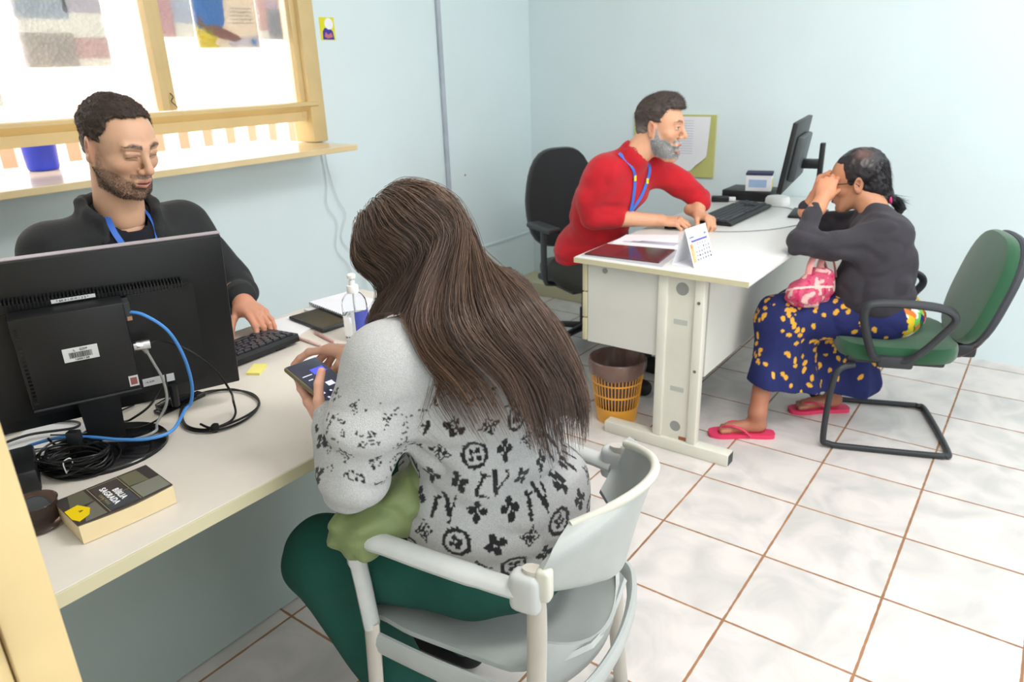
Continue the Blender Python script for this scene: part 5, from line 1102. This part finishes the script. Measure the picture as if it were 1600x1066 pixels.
def sw_col(V):
    C = colr(len(V), (190, 190, 190), .05, 5); th = np.arctan2(V[:, 0]-.975, -(V[:, 1]-.80)); body = pattern(th*.185, V[:, 2]+.03*np.sin(V[:, 0]*9)-.25*(V[:, 0]-.97)*0, ss(1.0, .83, V[:, 2])*1.25)
    t1, d1, q1 = near_seg(V, (.795, .870, .965), (.712, .897, .79)); t2, d2, q2 = near_seg(V, (.712, .90, .785), (.737, .985, .872))
    bs_ = np.abs(np.hypot((V[:, 0]-.972)/.19, (V[:, 1]-.805)/.165)-1)*.17
    arm1 = (d1 < .098) & (V[:, 0] < .835) & (t1 > .0); arm2 = (d2 < .078) & (V[:, 0] < .84) & ~((d1 < d2) & (t1 < .95)); arm1 &= ~arm2
    u1 = np.arctan2(q1[:, 1], -q1[:, 0])*.085; P1 = pattern(u1, -t1*.255, .15+.55*t1, 3)&(t1 > .18); ang = np.arctan2(q2[:, 1], -q2[:, 0])*.055; P2 = pattern(ang+.02, t2*.15, .95, 4)
    m_ = np.where(arm2, P2 & (t2 < .88), np.where(arm1, P1, body)); th_h = th*150; hem = V[:, 2] < .570; m_ &= ~hem; cuff = (arm2 & (t2 > .86)); m_ &= ~cuff
    C[m_] = lin((30, 30, 32)); C[hem] = np.array(lin((150, 148, 146)))*(1+.25*np.sin(th[hem]*150))[:, None]; C[cuff] *= (1+.12*np.sin(ang[cuff]*900))[:, None]; return C
KN = mat('knit_grey', (190, 190, 190), .92, noise=(420, .12), bump=(520, .7), attr='Col', sheen=.15)
sdf_obj('sweater', sw, .0033, KN, pw, sw_col, smooth=1)
TG = mat('green_trousers', (14, 74, 63), .85, noise=(14, .1), bump=(350, .25))
tr_ = SDF().ell((.975, .775, .535), (.190, .165, .095), k=.05).cap((.885, .80, .525), (.750, 1.075, .515), .098, .080, k=.05).cap((.750, 1.075, .505), (.82, .905, .10), .082, .062, k=.04).cap((1.06, .80, .525), (1.07, 1.14, .515), .098, .078, k=.05).cap((1.07, 1.14, .505), (1.08, 1.0, .10), .080, .060, k=.04)
tr_.disp = folds(.005, 8, (1, 1, .8), 21); sdf_obj('trousers', tr_, .006, TG, pw)
sdf_obj('undershirt', SDF().ell((.975, .79, .575), (.187, .166, .045), k=.03), .008, NV, pw)
for nm, a, b in (('shoe', (.82, .90, .045), (.77, 1.06, .035)), ('shoe', (1.08, .99, .045), (1.06, 1.16, .035))):
    sdf_obj(nm, SDF().cap(a, b, .043, .038).clip((0, 0, .002), (0, 0, -1)), .006, M_['black_matte'], pw)
# long hair
hl_ = lambda x, y, z: WR@A3(x, y, z)+wc
def onhead(phi, el, add=0):   # phi from the back of the head, degrees
    p, e = math.radians(phi), math.radians(el); d = A3(math.sin(p)*math.cos(e), -math.cos(p)*math.cos(e), math.sin(e)); return hl_(*(A3(0, -.008, .046)+d*A3(.082+add, .104+add, .092+add)))
AS = np.linspace(-1, 1, 9)
LV = [[hl_((-.006 if a < 0 else .006), lerp(-.035, .075, abs(a)**1.2), .137-.018*abs(a)**2) for a in AS],
      [onhead(a*140, 52, .006) for a in AS], [onhead(a*138, 14, .012) for a in AS], [onhead(a*132, -22, .010)+A3(0, -.01, -.01) for a in AS]]
LV += [[(0.920, 1.057, 0.954), (0.873, 0.999, 0.987), (0.822, 0.907, 1.018), (0.805, 0.809, 1.051), (0.819, 0.733, 1.072), (0.869, 0.689, 1.079), (0.978, 0.693, 1.061), (1.096, 0.757, 1.016), (1.185, 0.877, 0.971)],
       [(0.924, 1.055, 0.847), (0.887, 1.012, 0.871), (0.852, 0.944, 0.914), (0.792, 0.704, 0.970), (0.830, 0.644, 0.982), (0.889, 0.611, 0.968), (1.006, 0.618, 0.915), (1.115, 0.681, 0.878), (1.201, 0.774, 0.839)],
       [(0.900, 1.024, 0.747), (0.848, 0.974, 0.785), (0.807, 0.850, 0.840), (0.790, 0.638, 0.887), (0.822, 0.586, 0.874), (0.866, 0.566, 0.847), (0.983, 0.594, 0.829), (1.096, 0.670, 0.819), (1.192, 0.753, 0.788)]]
LV = np.array(LV, float)
def hair_paths(a, layer, lens, n=30):
    a = np.clip(a, -1, 1); q = (a+1)*4; i = np.clip(q.astype(int), 0, 7); f = (q-i)[:, None, None]; f = f*f*(3-2*f)*.4+f*.6
    L_ = LV[:, i].transpose(1, 0, 2)*(1-f)+LV[:, i+1].transpose(1, 0, 2)*f; m_ = L_.shape[1]; s_ = np.linspace(0, 1, n)[None]*(lens[:, None])*(m_-1); k = np.clip(s_.astype(int), 0, m_-2); t = (s_-k)[..., None]; r_ = np.arange(len(a))[:, None]
    g = lambda d: L_[r_, np.clip(k+d, 0, m_-1)]; p0, p1, p2, p3 = g(-1), g(0), g(1), g(2); P = .5*((2*p1)+(-p0+p2)*t+(2*p0-5*p1+4*p2-p3)*t*t+(-p0+3*p1-3*p2+p3)*t**3)
    return P
def push(P, layer):
    q = P.reshape(-1, 3).astype(f32); lay = np.repeat(layer, P.shape[1])
    hd = SDF().ell(hl_(0, -.010, .046), (.081, .102, .089), WR).cap(hl_(0, -.02, -.04), wn, .056)
    for S_, base in ((sw, .004), (hd, .003)):
        for _ in range(3):
            d = S_.value(q); e = 2e-3; bad = d < base+lay*.012
            if not bad.any(): break
            qq = q[bad]; g = np.stack([S_.value(qq+np.array(v, f32))-S_.value(qq-np.array(v, f32)) for v in ((e, 0, 0), (0, e, 0), (0, 0, e))], -1); g /= np.linalg.norm(g, axis=-1)[:, None]+1e-9; q[bad] = qq+g*((base+lay[bad]*.012)-d[bad])[:, None]
    return q.reshape(P.shape)
def strands(n, rad, seed, arange=(-1, 1), lens=(.80, 1.0), base=(74, 56, 46), clumps=260, jit=.0028, short=True):
    r = np.random.default_rng(seed); cl = r.uniform(arange[0], arange[1], clumps); ci = r.integers(0, clumps, n); a = cl[ci]+r.normal(size=n)*.035; layer = r.uniform(0, 1, clumps)[ci]*.35+r.uniform(0, .45, n); ln = np.clip(r.uniform(lens[0], lens[1], clumps)[ci]*r.uniform(.93, 1.03, n), 0, 1.0); ln = np.where(short, ln*lerp(.68, 1., ss(-.10, .03, a)), ln)
    P = hair_paths(a, layer, ln); m_ = P.shape[1]; tt = np.linspace(0, 1, m_)[None, :, None]
    off = r.normal(size=(clumps, 1, 3))[ci]*.006*tt; ph = r.uniform(0, 6, (clumps, 1, 3))[ci]; wav = np.sin(tt*9+ph)*.0035*tt; fr = r.normal(size=(n, 1, 3))*jit*(1.1-.45*tt)+np.cumsum(r.normal(size=(n, m_, 3)), 1)*.00042
    P = push(P+off+wav+fr, layer); T = np.gradient(P, axis=1); T /= np.linalg.norm(T, axis=2)[..., None]+1e-9; u = np.cross(T, np.array((0, 0, 1.))+r.normal(size=(n, 1, 3))*.3); u /= np.linalg.norm(u, axis=2)[..., None]+1e-9; v = np.cross(T, u)
    w_ = rad*r.uniform(.7, 1.3, (n, 1, 1))*(1-.75*tt**4); V = np.stack([P+u*w_, P-u*w_*.5+v*w_*.87, P-u*w_*.5-v*w_*.87], 2).reshape(-1, 3)
    b = (np.arange(n)[:, None, None]*m_+np.arange(m_-1)[None, :, None])*3; k = np.arange(3)[None, None]; k2 = (k+1) % 3; F = np.stack([b+k, b+k2, b+3+k2, b+3+k], -1).reshape(-1, 4)
    tone = (r.uniform(.65, 1.35, clumps)[ci]*r.uniform(.6, 1.5, n))[:, None]*(.75+.55*np.linspace(0, 1, m_)[None]); C = np.repeat((tone[..., None]*np.array(lin(base))).reshape(-1, 3), 3, 0); return V, F, C
aa = np.linspace(-1, 1, 90); Pb = push(hair_paths(aa, aa*0, lerp(.60, .90, ss(-.06, .06, aa)), 46), aa*0-.1); g_ = Pb+0; idx = np.arange(90*46).reshape(90, 46); Fb = np.stack([idx[:-1, :-1], idx[1:, :-1], idx[1:, 1:], idx[:-1, 1:]], -1).reshape(-1, 4)
parts = [(g_.reshape(-1, 3), Fb, colr(90*46, (44, 33, 28), .2, 2)), strands(9000, .00068, 1, base=(68, 51, 42)), strands(2600, .0005, 2, (-1, 1), (.55, .98), (104, 82, 68), 600, .006), strands(420, .0006, 3, (-.36, -.05), (.84, .97), (92, 68, 54), 8, .004, False)]
V, F, C = [], [], []; V, F, C = join([(a_, b_, c_) for a_, b_, c_ in parts])
hm = mat('long_hair', (70, 52, 44), 0.33, spec=.5, noise=(20, .1), attr='Col'); link('hair', npmesh('hair', V, F, True, C), hm, pw, True)
# phone in the left hand
ph = thing('mobile_phone', 'mobile phone in a clear case with lit dark keypad screen, held in hand', 'phone', (.80, 1.07, .885))
PR = frame((0, .93, .36), (.05, -.36, .93)); PC = A3(.778, 1.030, .905)
def pb_(name, c, h, m, par, r=.002, **kw):
    t = MB().box((0, 0, 0), h, r); V = np.concatenate(t.V)@PR.T+PC+PR@A3(*c); return MB().add(V, t.F).obj(name, m, par, True, True, **kw)
pb_('case', (0, 0, 0), (.078, .158, .0105), pal('case_olive', (112, 104, 78), .25), ph, .005); sc1 = pb_('screen', (0, 0, .0052), (.070, .150, .0012), mat('screen_dark', (50, 52, 66), .12, emit=((44, 46, 66), .35)), ph, .0004)
bl = mat('screen_blue', (70, 80, 220), .2, emit=((80, 90, 230), .7)); wh = mat('screen_white', (210, 210, 230), .2, emit=((200, 200, 225), .6))
pb_('blue_bar', (.012, .040, .006), (.030, .016, .0004), bl, sc1, 0); pb_('pale_tile', (.006, -.002, .006), (.016, .012, .0004), wh, sc1, 0); pb_('text_line', (-.018, .035, .006), (.022, .002, .0004), wh, sc1, 0); pb_('text_line', (-.02, .022, .006), (.010, .002, .0004), wh, sc1, 0)
for i in range(4):
    for q in range(4): pb_('keypad_key', (-.024+i*.016, -.020-q*.014, .006), (.0045, .0045, .0004), bl if (i, q) in ((2, 0), (3, 0), (3, 1)) else wh, sc1, 0)
# olive jacket: bunched over the lap and left arm, its cuff round the right wrist
OG = mat('olive_nylon', (116, 130, 82), .55, noise=(14, .1), bump=(120, .15), sheen=.1)
oj = thing('olive_jacket', 'olive green jacket bunched on the lap under her left elbow', 'jacket', (.74, .90, .62))
s = SDF().cap((.700, .915, .675), (.78, .885, .685), .050, .052, k=.04).cap((.78, .885, .69), (.86, .86, .74), .050, .045, k=.04).ell((.715, .885, .655), (.050, .045, .045), k=.04)
s.disp = folds(.014, 13, (1, 1, 1), 31); sdf_obj('bunched_fabric', s, .005, OG, oj)
s = SDF().cap((.945, .975, .905), (.918, 1.012, .918), .046, .044, k=.01).cap((.96, .95, .90), (.89, 1.06, .93), .034, .035, k=.005, op='s'); s.disp = folds(.003, 20, (1, 1, 1), 5); sdf_obj('sleeve_cuff', s, .004, OG, oj)
# ------------------------------------------------------------------ man in the red sweater
SK3 = (224, 168, 134)
pr_ = thing('person', 'grey bearded man in red sweater with blue lanyard leaning on the white desk', 'person', (2.98, 1.80, 0))
rc = A3(2.955, 1.405, 1.188); RR = rotm(187, -7, 0); rn = A3(2.900, 1.515, 1.055)
ro = dict(skin=SK3, neck=rn, neck_r=.055, open=.9, eye=1.0, beard=((200, 196, 194), .9), res=.0025, brow=(60, 48, 44), top=.016, thick=.010, hairline=.090, nz=.9, hair=(80, 70, 66), grey=(150, 144, 140), len=.013, comb=(0, .9, .15), nspike=8000, hres=.003, lips=(180, 110, 104))
rV, rF, rC = head(rc, RR, ro)
rh_ = hand(A3(2.985, 1.405, .785), (.32, -.93, -.02), (-.2, -.1, 1), False, [(30, 40, 20), (34, 44, 22), (38, 46, 24), (42, 46, 24)], ((.55, .80, -.25), (10, 16, 20)), dict(skin=SK3, res=.0022, arm=[(A3(2.985, 1.405, .785), A3(2.875, 1.545, .800), .025, .040)]))
rl2 = hand(A3(3.115, 1.275, .805), (-.45, -.86, -.12), (.3, -.1, 1), True, [(38, 46, 26), (42, 50, 26), (46, 52, 26), (48, 52, 26)], ((.55, .80, -.25), (10, 20, 20)), dict(skin=SK3, res=.0022, arm=[(A3(3.115, 1.275, .805), A3(3.19, 1.30, .85), .026, .040)]))
core = SDF().cap(rn, (2.95, 1.70, .7), .055, .10).cap((2.84, 1.60, 1.0), (3.05, 1.50, 1.0), .04); cV, cF = core.mesh(.012)
body_obj('body', [(rV, rF, rC), rh_, rl2, (cV, cF, colr(len(cV), SK3))], SKIN, pr_)
v, f, c = beard(rc, RR, ro, rF, 20000, .0085, [(226, 224, 223), (190, 187, 186), (240, 239, 238), (140, 136, 134)], lift=.4); link('beard', npmesh('beard', v, f, False, c), HAIRM, pr_, True)
v, f, c = short_hair(rc, RR, ro); link('hair', npmesh('hair', v, f, True, c), SHM, pr_, True)
RD = mat('red_knit', (196, 20, 36), .85, noise=(18, .1), bump=(420, .3), sheen=.15)
rs = SDF().ell((2.985, 1.80, .60), (.165, .14, .14), k=.06).ell((2.97, 1.70, .78), (.165, .135, .22), k=.07).ell((2.93, 1.60, .94), (.180, .130, .15), rotm(-22, 0, 0), k=.06).cap((2.83, 1.590, 1.010), (3.04, 1.490, 1.010), .070, .068, k=.05)
rs.cap(A3(2.92, 1.56, 1.0), rn+A3(.010, -.018, .020), .080, .074, k=.02).cap(rn+A3(.012, -.022, .030), rn+A3(.07, -.126, .140), .0575, .085, k=.004, op='s')
rs.chain([(2.805, 1.590, 1.005), (2.775, 1.640, .90), (2.795, 1.640, .815)], [.074, .062, .054], k=.05).cap((2.795, 1.635, .812), (2.870, 1.548, .803), .056, .047, k=.03)
rs.chain([(3.06, 1.480, 1.00), (3.15, 1.37, .92), (3.20, 1.31, .855)], [.070, .060, .052], k=.05).cap((3.20, 1.31, .855), (3.175, 1.285, .84), .050, .045, k=.02)
rs.disp = folds(.0045, 8, (.8, .8, 1.6), 41); sdf_obj('sweater', rs, .006, RD, pr_)
rt_ = SDF().ell((2.99, 1.83, .50), (.17, .15, .09), k=.04).cap((2.90, 1.80, .50), (2.80, 1.42, .50), .085, .068, k=.04).cap((3.08, 1.78, .50), (3.06, 1.42, .50), .085, .068, k=.04).cap((2.80, 1.42, .48), (2.80, 1.50, .08), .065, .045, k=.03).cap((3.06, 1.42, .48), (3.06, 1.50, .08), .065, .045, k=.03)
sdf_obj('trousers', rt_, .012, pal('dark_trousers', (46, 48, 44), .85), pr_)
for x in (2.80, 3.06): sdf_obj('shoe', SDF().cap((x, 1.52, .045), (x, 1.36, .035), .045, .04).clip((0, 0, .002), (0, 0, -1)), .01, M_['black_matte'], pr_)
P1 = snap(rs, [(2.845, 1.535, 1.085), (2.855, 1.48, 1.04), (2.865, 1.46, .98), (2.875, 1.47, .90), (2.90, 1.48, .82)], .003); P2 = snap(rs, [(2.95, 1.475, 1.06), (2.955, 1.45, 1.02), (2.945, 1.44, .96), (2.925, 1.46, .89), (2.905, 1.48, .82)], .003)
for P in (P1, P2):
    lo_ = ribbon('lanyard', list(P), [(-.7, -.5, .5)]+[(-.5, -.85, .15)]*4, .014, LB, pr_)
    ribbon('lanyard_print', [P[2]+np.array((-.002, -.003, .012)), P[2]+np.array((-.002, -.003, -.012))], [(-.5, -.85, .15)]*2, .012, LY, lo_, th=.0006)
rg_ = thing('finger_ring', 'silver ring on the hand of the man in red', 'ring', (3.0, 1.33, .80))
MB().tube([(3.014+.0105*math.cos(a)*.4, 1.318+.0*a, .789) for a in (0, 1)], .001, 4) if False else MB().tube([(A3(3.010, 1.322, .788)+A3(.95, .32, 0)*.0105*math.cos(a)+A3(0, 0, 1)*.0105*math.sin(a)) for a in np.linspace(0, 2*PI, 17)[:-1]], .0016, 8, closed=True).obj('band', M_['chrome'], rg_, True, True)
# ------------------------------------------------------------------ woman at the far desk
SK4 = (200, 142, 108)
p4 = thing('person', 'dark haired woman in dark cardigan and blue skirt leaning her elbow on the white desk', 'person', (3.05, .44, 0))
kc = A3(3.195, .640, .975); KR = rotm(6, -12, -4); kn_ = A3(3.165, .560, .870)
ko = dict(skin=SK4, neck=kn_, neck_r=.050, res=.003, jaw=.95, eye=.4, brow_w=.8, red=(170, 100, 80))
kV, kF, kC = head(kc, KR, ko)
kl = hand(A3(3.015, .722, .935), (.55, .02, .50), (-.62, -.25, .60), True, [(30, 40, 25), (35, 50, 30), (45, 60, 30), (50, 65, 35)], ((.55, .80, -.2), (10, 16, 16)), dict(skin=(212, 146, 110), scale=.95, res=.0024, arm=[(A3(3.030, .722, .935), A3(2.955, .735, .885), .025, .032)]))
kr = hand(A3(3.20, .800, .900), (-.1, -.15, .9), (0, .8, .2), False, [(50, 60, 30)]*4, ((.55, .80, -.2), (10, 16, 16)), dict(skin=(212, 146, 110), scale=.92, res=.003, arm=[(A3(3.20, .80, .90), A3(3.19, .83, .84), .024, .03)]))
legs = SDF().cap((2.80, .80, .40), (2.700, .800, .10), .045, .034, k=.02).cap((2.700, .798, .10), (2.700, .800, .055), .034, .030, k=.02).cap((2.705, .79, .048), (2.640, .895, .030), .030, .024, k=.02)
legs.cap((3.02, .78, .46), (3.10, .60, .12), .055, .034, k=.02).cap((3.10, .60, .12), (3.105, .605, .055), .034, .030, k=.02).cap((3.11, .595, .048), (3.03, .70, .030), .030, .024, k=.02)
def toes(s, ball, d):
    d = np.array(d, float); d /= np.linalg.norm(d); r_ = np.cross(d, (0, 0, 1.))
    for i in range(5): o_ = (i-2)*.0135; s.cap(np.array(ball)+r_*o_*.8, np.array(ball)+r_*o_+d*(.034-.005*abs(i-(0 if False else 1))), .0095 if i not in (0,) else .012, .0080 if i else .0105, k=.004)
toes(legs, (2.640, .895, .028), (-.52, .85, 0)); toes(legs, (3.03, .70, .028), (-.6, .8, 0))
lV, lF = legs.mesh(.004); core = SDF().cap(kn_, (3.04, .50, .62), .05, .11).cap((3.06, .50, .82), (3.28, .60, .82), .04); cV, cF = core.mesh(.012)
body_obj('body', [(kV, kF, kC), kl, kr, (lV, lF, colr(len(lV), (178, 118, 92))), (cV, cF, colr(len(cV), SK4))], SKIN, p4)
CD = mat('dark_cardigan', (54, 50, 57), .9, noise=(9, .18), bump=(420, .35), sheen=.08)
cs = SDF().ell((3.005, .495, .56), (.160, .145, .13), rotm(20), k=.06).ell((3.035, .495, .68), (.155, .135, .17), rotm(20), k=.07).ell((3.115, .520, .79), (.170, .110, .10), rotm(24, -20), k=.06).cap((3.02, .475, .795), (3.27, .595, .800), .066, .062, k=.05).cap((3.14, .53, .82), kn_+A3(.005, .01, -.005), .068, .054, k=.03)
cs.chain([(3.005, .480, .79), (2.90, .63, .775), (2.815, .735, .795)], [.066, .058, .050], k=.05).cap((2.815, .735, .797), (2.965, .733, .892), .049, .038, k=.03)
cs.chain([(3.29, .61, .79), (3.24, .80, .79)], [.060, .050], k=.04).cap((3.235, .81, .79), (3.20, .83, .855), .048, .038, k=.03)
cs.cap((2.99, .62, .47), (2.965, .53, .60), .035, .06, k=.05).clip((3.03, .50, .500), (0, -.22, -1)); cs.disp = folds(.008, 9, (1, 1, 1.5), 51); sdf_obj('cardigan', cs, .006, CD, p4)
# skirt: navy with yellow ovals, bright patch at the hip
sk = SDF().ell((3.025, .475, .495), (.185, .180, .098), k=.05).cap((2.99, .46, .49), (2.835, .785, .475), .095, .085, k=.06).cap((3.12, .50, .49), (3.04, .77, .475), .095, .085, k=.06).cap((2.87, .79, .47), (3.0, .79, .46), .08, .08, k=.05)
sk.cap((2.825, .785, .46), (2.755, .790, .18), .078, .080, k=.05).cap((2.93, .76, .45), (2.93, .70, .15), .09, .095, k=.06).cap((3.03, .72, .44), (3.08, .58, .13), .09, .10, k=.06).cap((3.08, .60, .44), (3.12, .50, .15), .08, .075, k=.06).cap((2.86, .78, .45), (2.84, .75, .16), .085, .09, k=.06).clip((2.76, .78, .205), (-.17, .17, -1))
def pleat(p): th = (p[..., 0]*.9-p[..., 1]*.4); return (.007*np.sin(th*58+2*np.sin(p[..., 2]*6))*ss(.50, .25, p[..., 2])+.5*_pf(p)).astype(f32)
_pf = folds(.010, 8, (1, 1, .6), 61); sk.disp = pleat
def sk_col(V):
    n_ = len(V); C = colr(n_, (28, 36, 92), .12, 9); R3 = np.random.default_rng(8); cen = V[R3.choice(n_, 760)]
    cl_ = cen[R3.integers(0, 120, 760)]; cen = np.where(R3.uniform(size=(760, 1)) < .72, cl_+R3.normal(size=(760, 3))*.017, cen)
    for i, c in enumerate(cen):
        q = V-c; m0 = (np.abs(q) < .022).all(1)
        if not m0.any(): continue
        ax_ = R3.normal(size=3)*np.array((.7, .7, 1.3)); ax_ /= np.linalg.norm(ax_); qq = q[m0]; al_ = qq@ax_; pe = np.linalg.norm(qq-al_[:, None]*ax_, axis=1); w_ = (al_/.0155)**2+(pe/.0085)**2 < 1; ii = np.where(m0)[0][w_]; C[ii] = lin((226, 168, 54))
    hip = blob(V, (3.01, .33, .50), (.11, .11, .12)) > .42; cols = np.array([lin(c) for c in ((40, 110, 60), (220, 190, 40), (30, 40, 120), (110, 190, 80), (200, 40, 50), (230, 120, 50), (240, 235, 220))]); k = (hash3(np.stack([V[:, 0]+.01*np.sin(V[:, 2]*90), V[:, 1], V[:, 2]+.01*np.sin(V[:, 0]*120)], 1)*34, 3)*6.99).astype(int)
    C[hip] = cols[k[hip]]; return C
sdf_obj('skirt', sk, .0042, mat('printed_cotton', (28, 36, 92), .85, noise=(16, .12), bump=(300, .2), attr='Col'), p4, sk_col, smooth=1)
# hair: smooth cap, side hair and low ponytail with a pink band
hv = SDF(); H4 = lambda x, y, z: KR@A3(x, y, z)+kc
hv.ell(H4(0, -.018, .046), (.083, .100, .088), KR, k=.02).ell(H4(0, -.06, -.02), (.064, .055, .062), KR, k=.03).box(H4(0, .118, -.01), (.2, .075, .105), KR, .03, .01, 's').ell(H4(-.090, .022, -.022), (.024, .030, .030), KR, k=.006, op='s').ell(H4(.09, .022, -.022), (.024, .030, .030), KR, k=.006, op='s')
hv.cap(H4(0, -.055, -.03), H4(0, -.070, -.075), .052, .040, k=.02).cap(H4(0, -.085, -.04), H4(.005, -.112, -.085), .026, .018, k=.02)
hv.disp = lambda p: (.0035*fbm(p*45, 14, 3)).astype(f32)
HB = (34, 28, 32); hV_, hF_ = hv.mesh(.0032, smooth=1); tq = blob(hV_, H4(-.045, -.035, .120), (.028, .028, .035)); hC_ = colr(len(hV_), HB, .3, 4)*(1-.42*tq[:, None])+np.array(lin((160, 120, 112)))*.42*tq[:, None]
Nh = vnormals(hV_, hF_); P_, t_ = samp(hV_, hF_, 5000); tie = H4(.005, -.112, -.085); D_ = tie-P_; D_ /= np.linalg.norm(D_, axis=1)[:, None]; sp = tris(P_, D_*.9+Nh[t_[:, 0]]*.28+RNG.normal(size=P_.shape)*.12, RNG.uniform(.01, .04, 5000), .0005, hC_[t_[:, 0]]*RNG.uniform(.5, 1.8, (5000, 1)))
tail = []; rt2 = np.random.default_rng(4)
for i in range(420):
    d0 = KR@A3(.02, -.5, -.8)+rt2.normal(size=3)*.28+A3(.45, -.25, 0); b0 = tie+rt2.normal(size=3)*.006; tail.append((b0, d0))
tp = tris(np.array([a for a, b in tail]), np.array([b for a, b in tail]), rt2.uniform(.04, .085, 420), .0011, colr(420, HB, .5, 6))
tm = SDF().cap(tie, tie+A3(.03, -.03, -.035), .017, .014).ell(tie+A3(.035, -.035, -.045), (.016, .02, .024)); tm.disp = lambda p: (.004*fbm(p*70, 15, 3)).astype(f32); tV, tF = tm.mesh(.003)
V, F, C = join([(hV_, hF_, hC_), sp, tp, (tV, tF, colr(len(tV), HB, .3, 5))]); link('hair', npmesh('hair', V, F, True, C), mat('dark_hair', HB, .36, spec=.6, attr='Col'), p4, True)
tie2 = MB().tube([tie+KR@A3(.019*math.cos(a), 0, .019*math.sin(a)) for a in np.linspace(0, 2*PI, 17)[:-1]], .006, 8, closed=True).obj('hair_tie', pal('hot_pink', (226, 60, 140), .6), p4, True, True, label='bright pink hair tie')
gs = thing('spectacles', 'dark framed glasses of the woman at the white desk', 'glasses', tuple(H4(0, .09, .02)))
for sx in (-1, 1):
    MB().tube([H4(sx*.033+.022*math.cos(a), .112-.004*abs(math.cos(a)), .014+.018*math.sin(a)) for a in np.linspace(0, 2*PI, 21)[:-1]], .0016, 6, closed=True).obj('rim', M_['black_gloss'], gs, True, True)
    MB().tube([H4(sx*.055, .108, .018), H4(sx*.076, .09, .018), H4(sx*.082, .0, .012), H4(sx*.080, -.015, -.004)], .0020, 6).obj('temple', M_['black_gloss'], gs, True, True)
MB().tube([H4(-.011, .114, .018), H4(0, .120, .021), H4(.011, .114, .018)], .0015, 6).obj('bridge', M_['black_gloss'], gs, True, True)
# flip flops
def flipflop(label, heel, toe):
    heel, toe = A3(*heel), A3(*toe); d = (toe-heel)/np.linalg.norm(toe-heel); L = np.linalg.norm(toe-heel); rz = math.atan2(d[1], d[0])-PI/2
    t = thing('flip_flop', label, 'sandal', tuple(heel), rz, 'pink flip flops of the woman')
    pts = [(.0, -.005), (.026, .004), (.032, .05), (.030, .11), (.040, .17), (.040, .215), (.024, .25), (0, .256), (-.024, .25), (-.038, .215), (-.036, .17), (-.028, .11), (-.031, .05), (-.026, .004)]; pts = [(a, b*L/.25) for a, b in pts]
    cp = spline([(a, b, 0) for a, b in pts], 5, True)[:, :2]
    MB().prism(cp, (0, 0, .001), (1, 0, 0), (0, 1, 0), (0, 0, .017)).obj('sole', pal('flip_pink', (228, 62, 104), .5), t)
    for s in (-1, 1): MB().tube(spline([(s*.034, L*.38, .016), (s*.033, L*.52, .045), (s*.018, L*.68, .052), (0, L*.80, .036), (0, L*.83, .016)], 6), .0065, 8, flat=(1.1, .6)).obj('strap', M_['flip_pink'], t, True)
    return t
flipflop('pink flip flop on the forward foot under the white desk side', (2.725, .735, 0), (2.598, .955, 0))
flipflop('pink flip flop on the rear foot beside the black sled base', (3.135, .545, 0), (2.985, .745, 0))
# handbag
hb = thing('handbag', 'pink and cream patterned cloth handbag on the lap beside the white desk', 'bag', (2.83, .70, .56))
BG = mat('pink_cloth', (214, 90, 120), .85, noise=(16, .05), bump=(300, .3), attr='Col')
bs_ = SDF().ell((2.86, .69, .595), (.095, .066, .075), rotm(-22, 10, 0), k=.03).ell((2.82, .72, .585), (.060, .055, .045), rotm(-20), k=.03).ell((2.90, .655, .62), (.05, .05, .065), k=.03); bs_.disp = folds(.009, 16, (1, 1, 1), 71)
def bag_col(V):
    C = colr(len(V), (206, 84, 114), .08, 2); n_ = vnoise(V*38, 7)+.5*vnoise(V*90, 8); C[n_ > .42] = lin((238, 186, 180)); C[(n_ < -.45)] = lin((196, 44, 92)); w_ = np.abs((V-A3(2.86, .69, .60))@A3(.35, .3, .9)) < .004; C[w_] = lin((242, 200, 190)); return C
sdf_obj('pouch', bs_, .004, BG, hb, bag_col)
for dx in (0, .045): MB().tube(spline([(2.835+dx, .70-dx*.6, .645), (2.850+dx, .70-dx*.6, .70), (2.885+dx*.9, .69-dx*.6, .735), (2.92+dx*.6, .665-dx*.6, .70), (2.93+dx*.5, .65-dx*.6, .64)], 8), .008, 8, flat=(1.5, .5)).obj('handle', pal('bag_handle', (232, 160, 156), .8), hb, True, True)
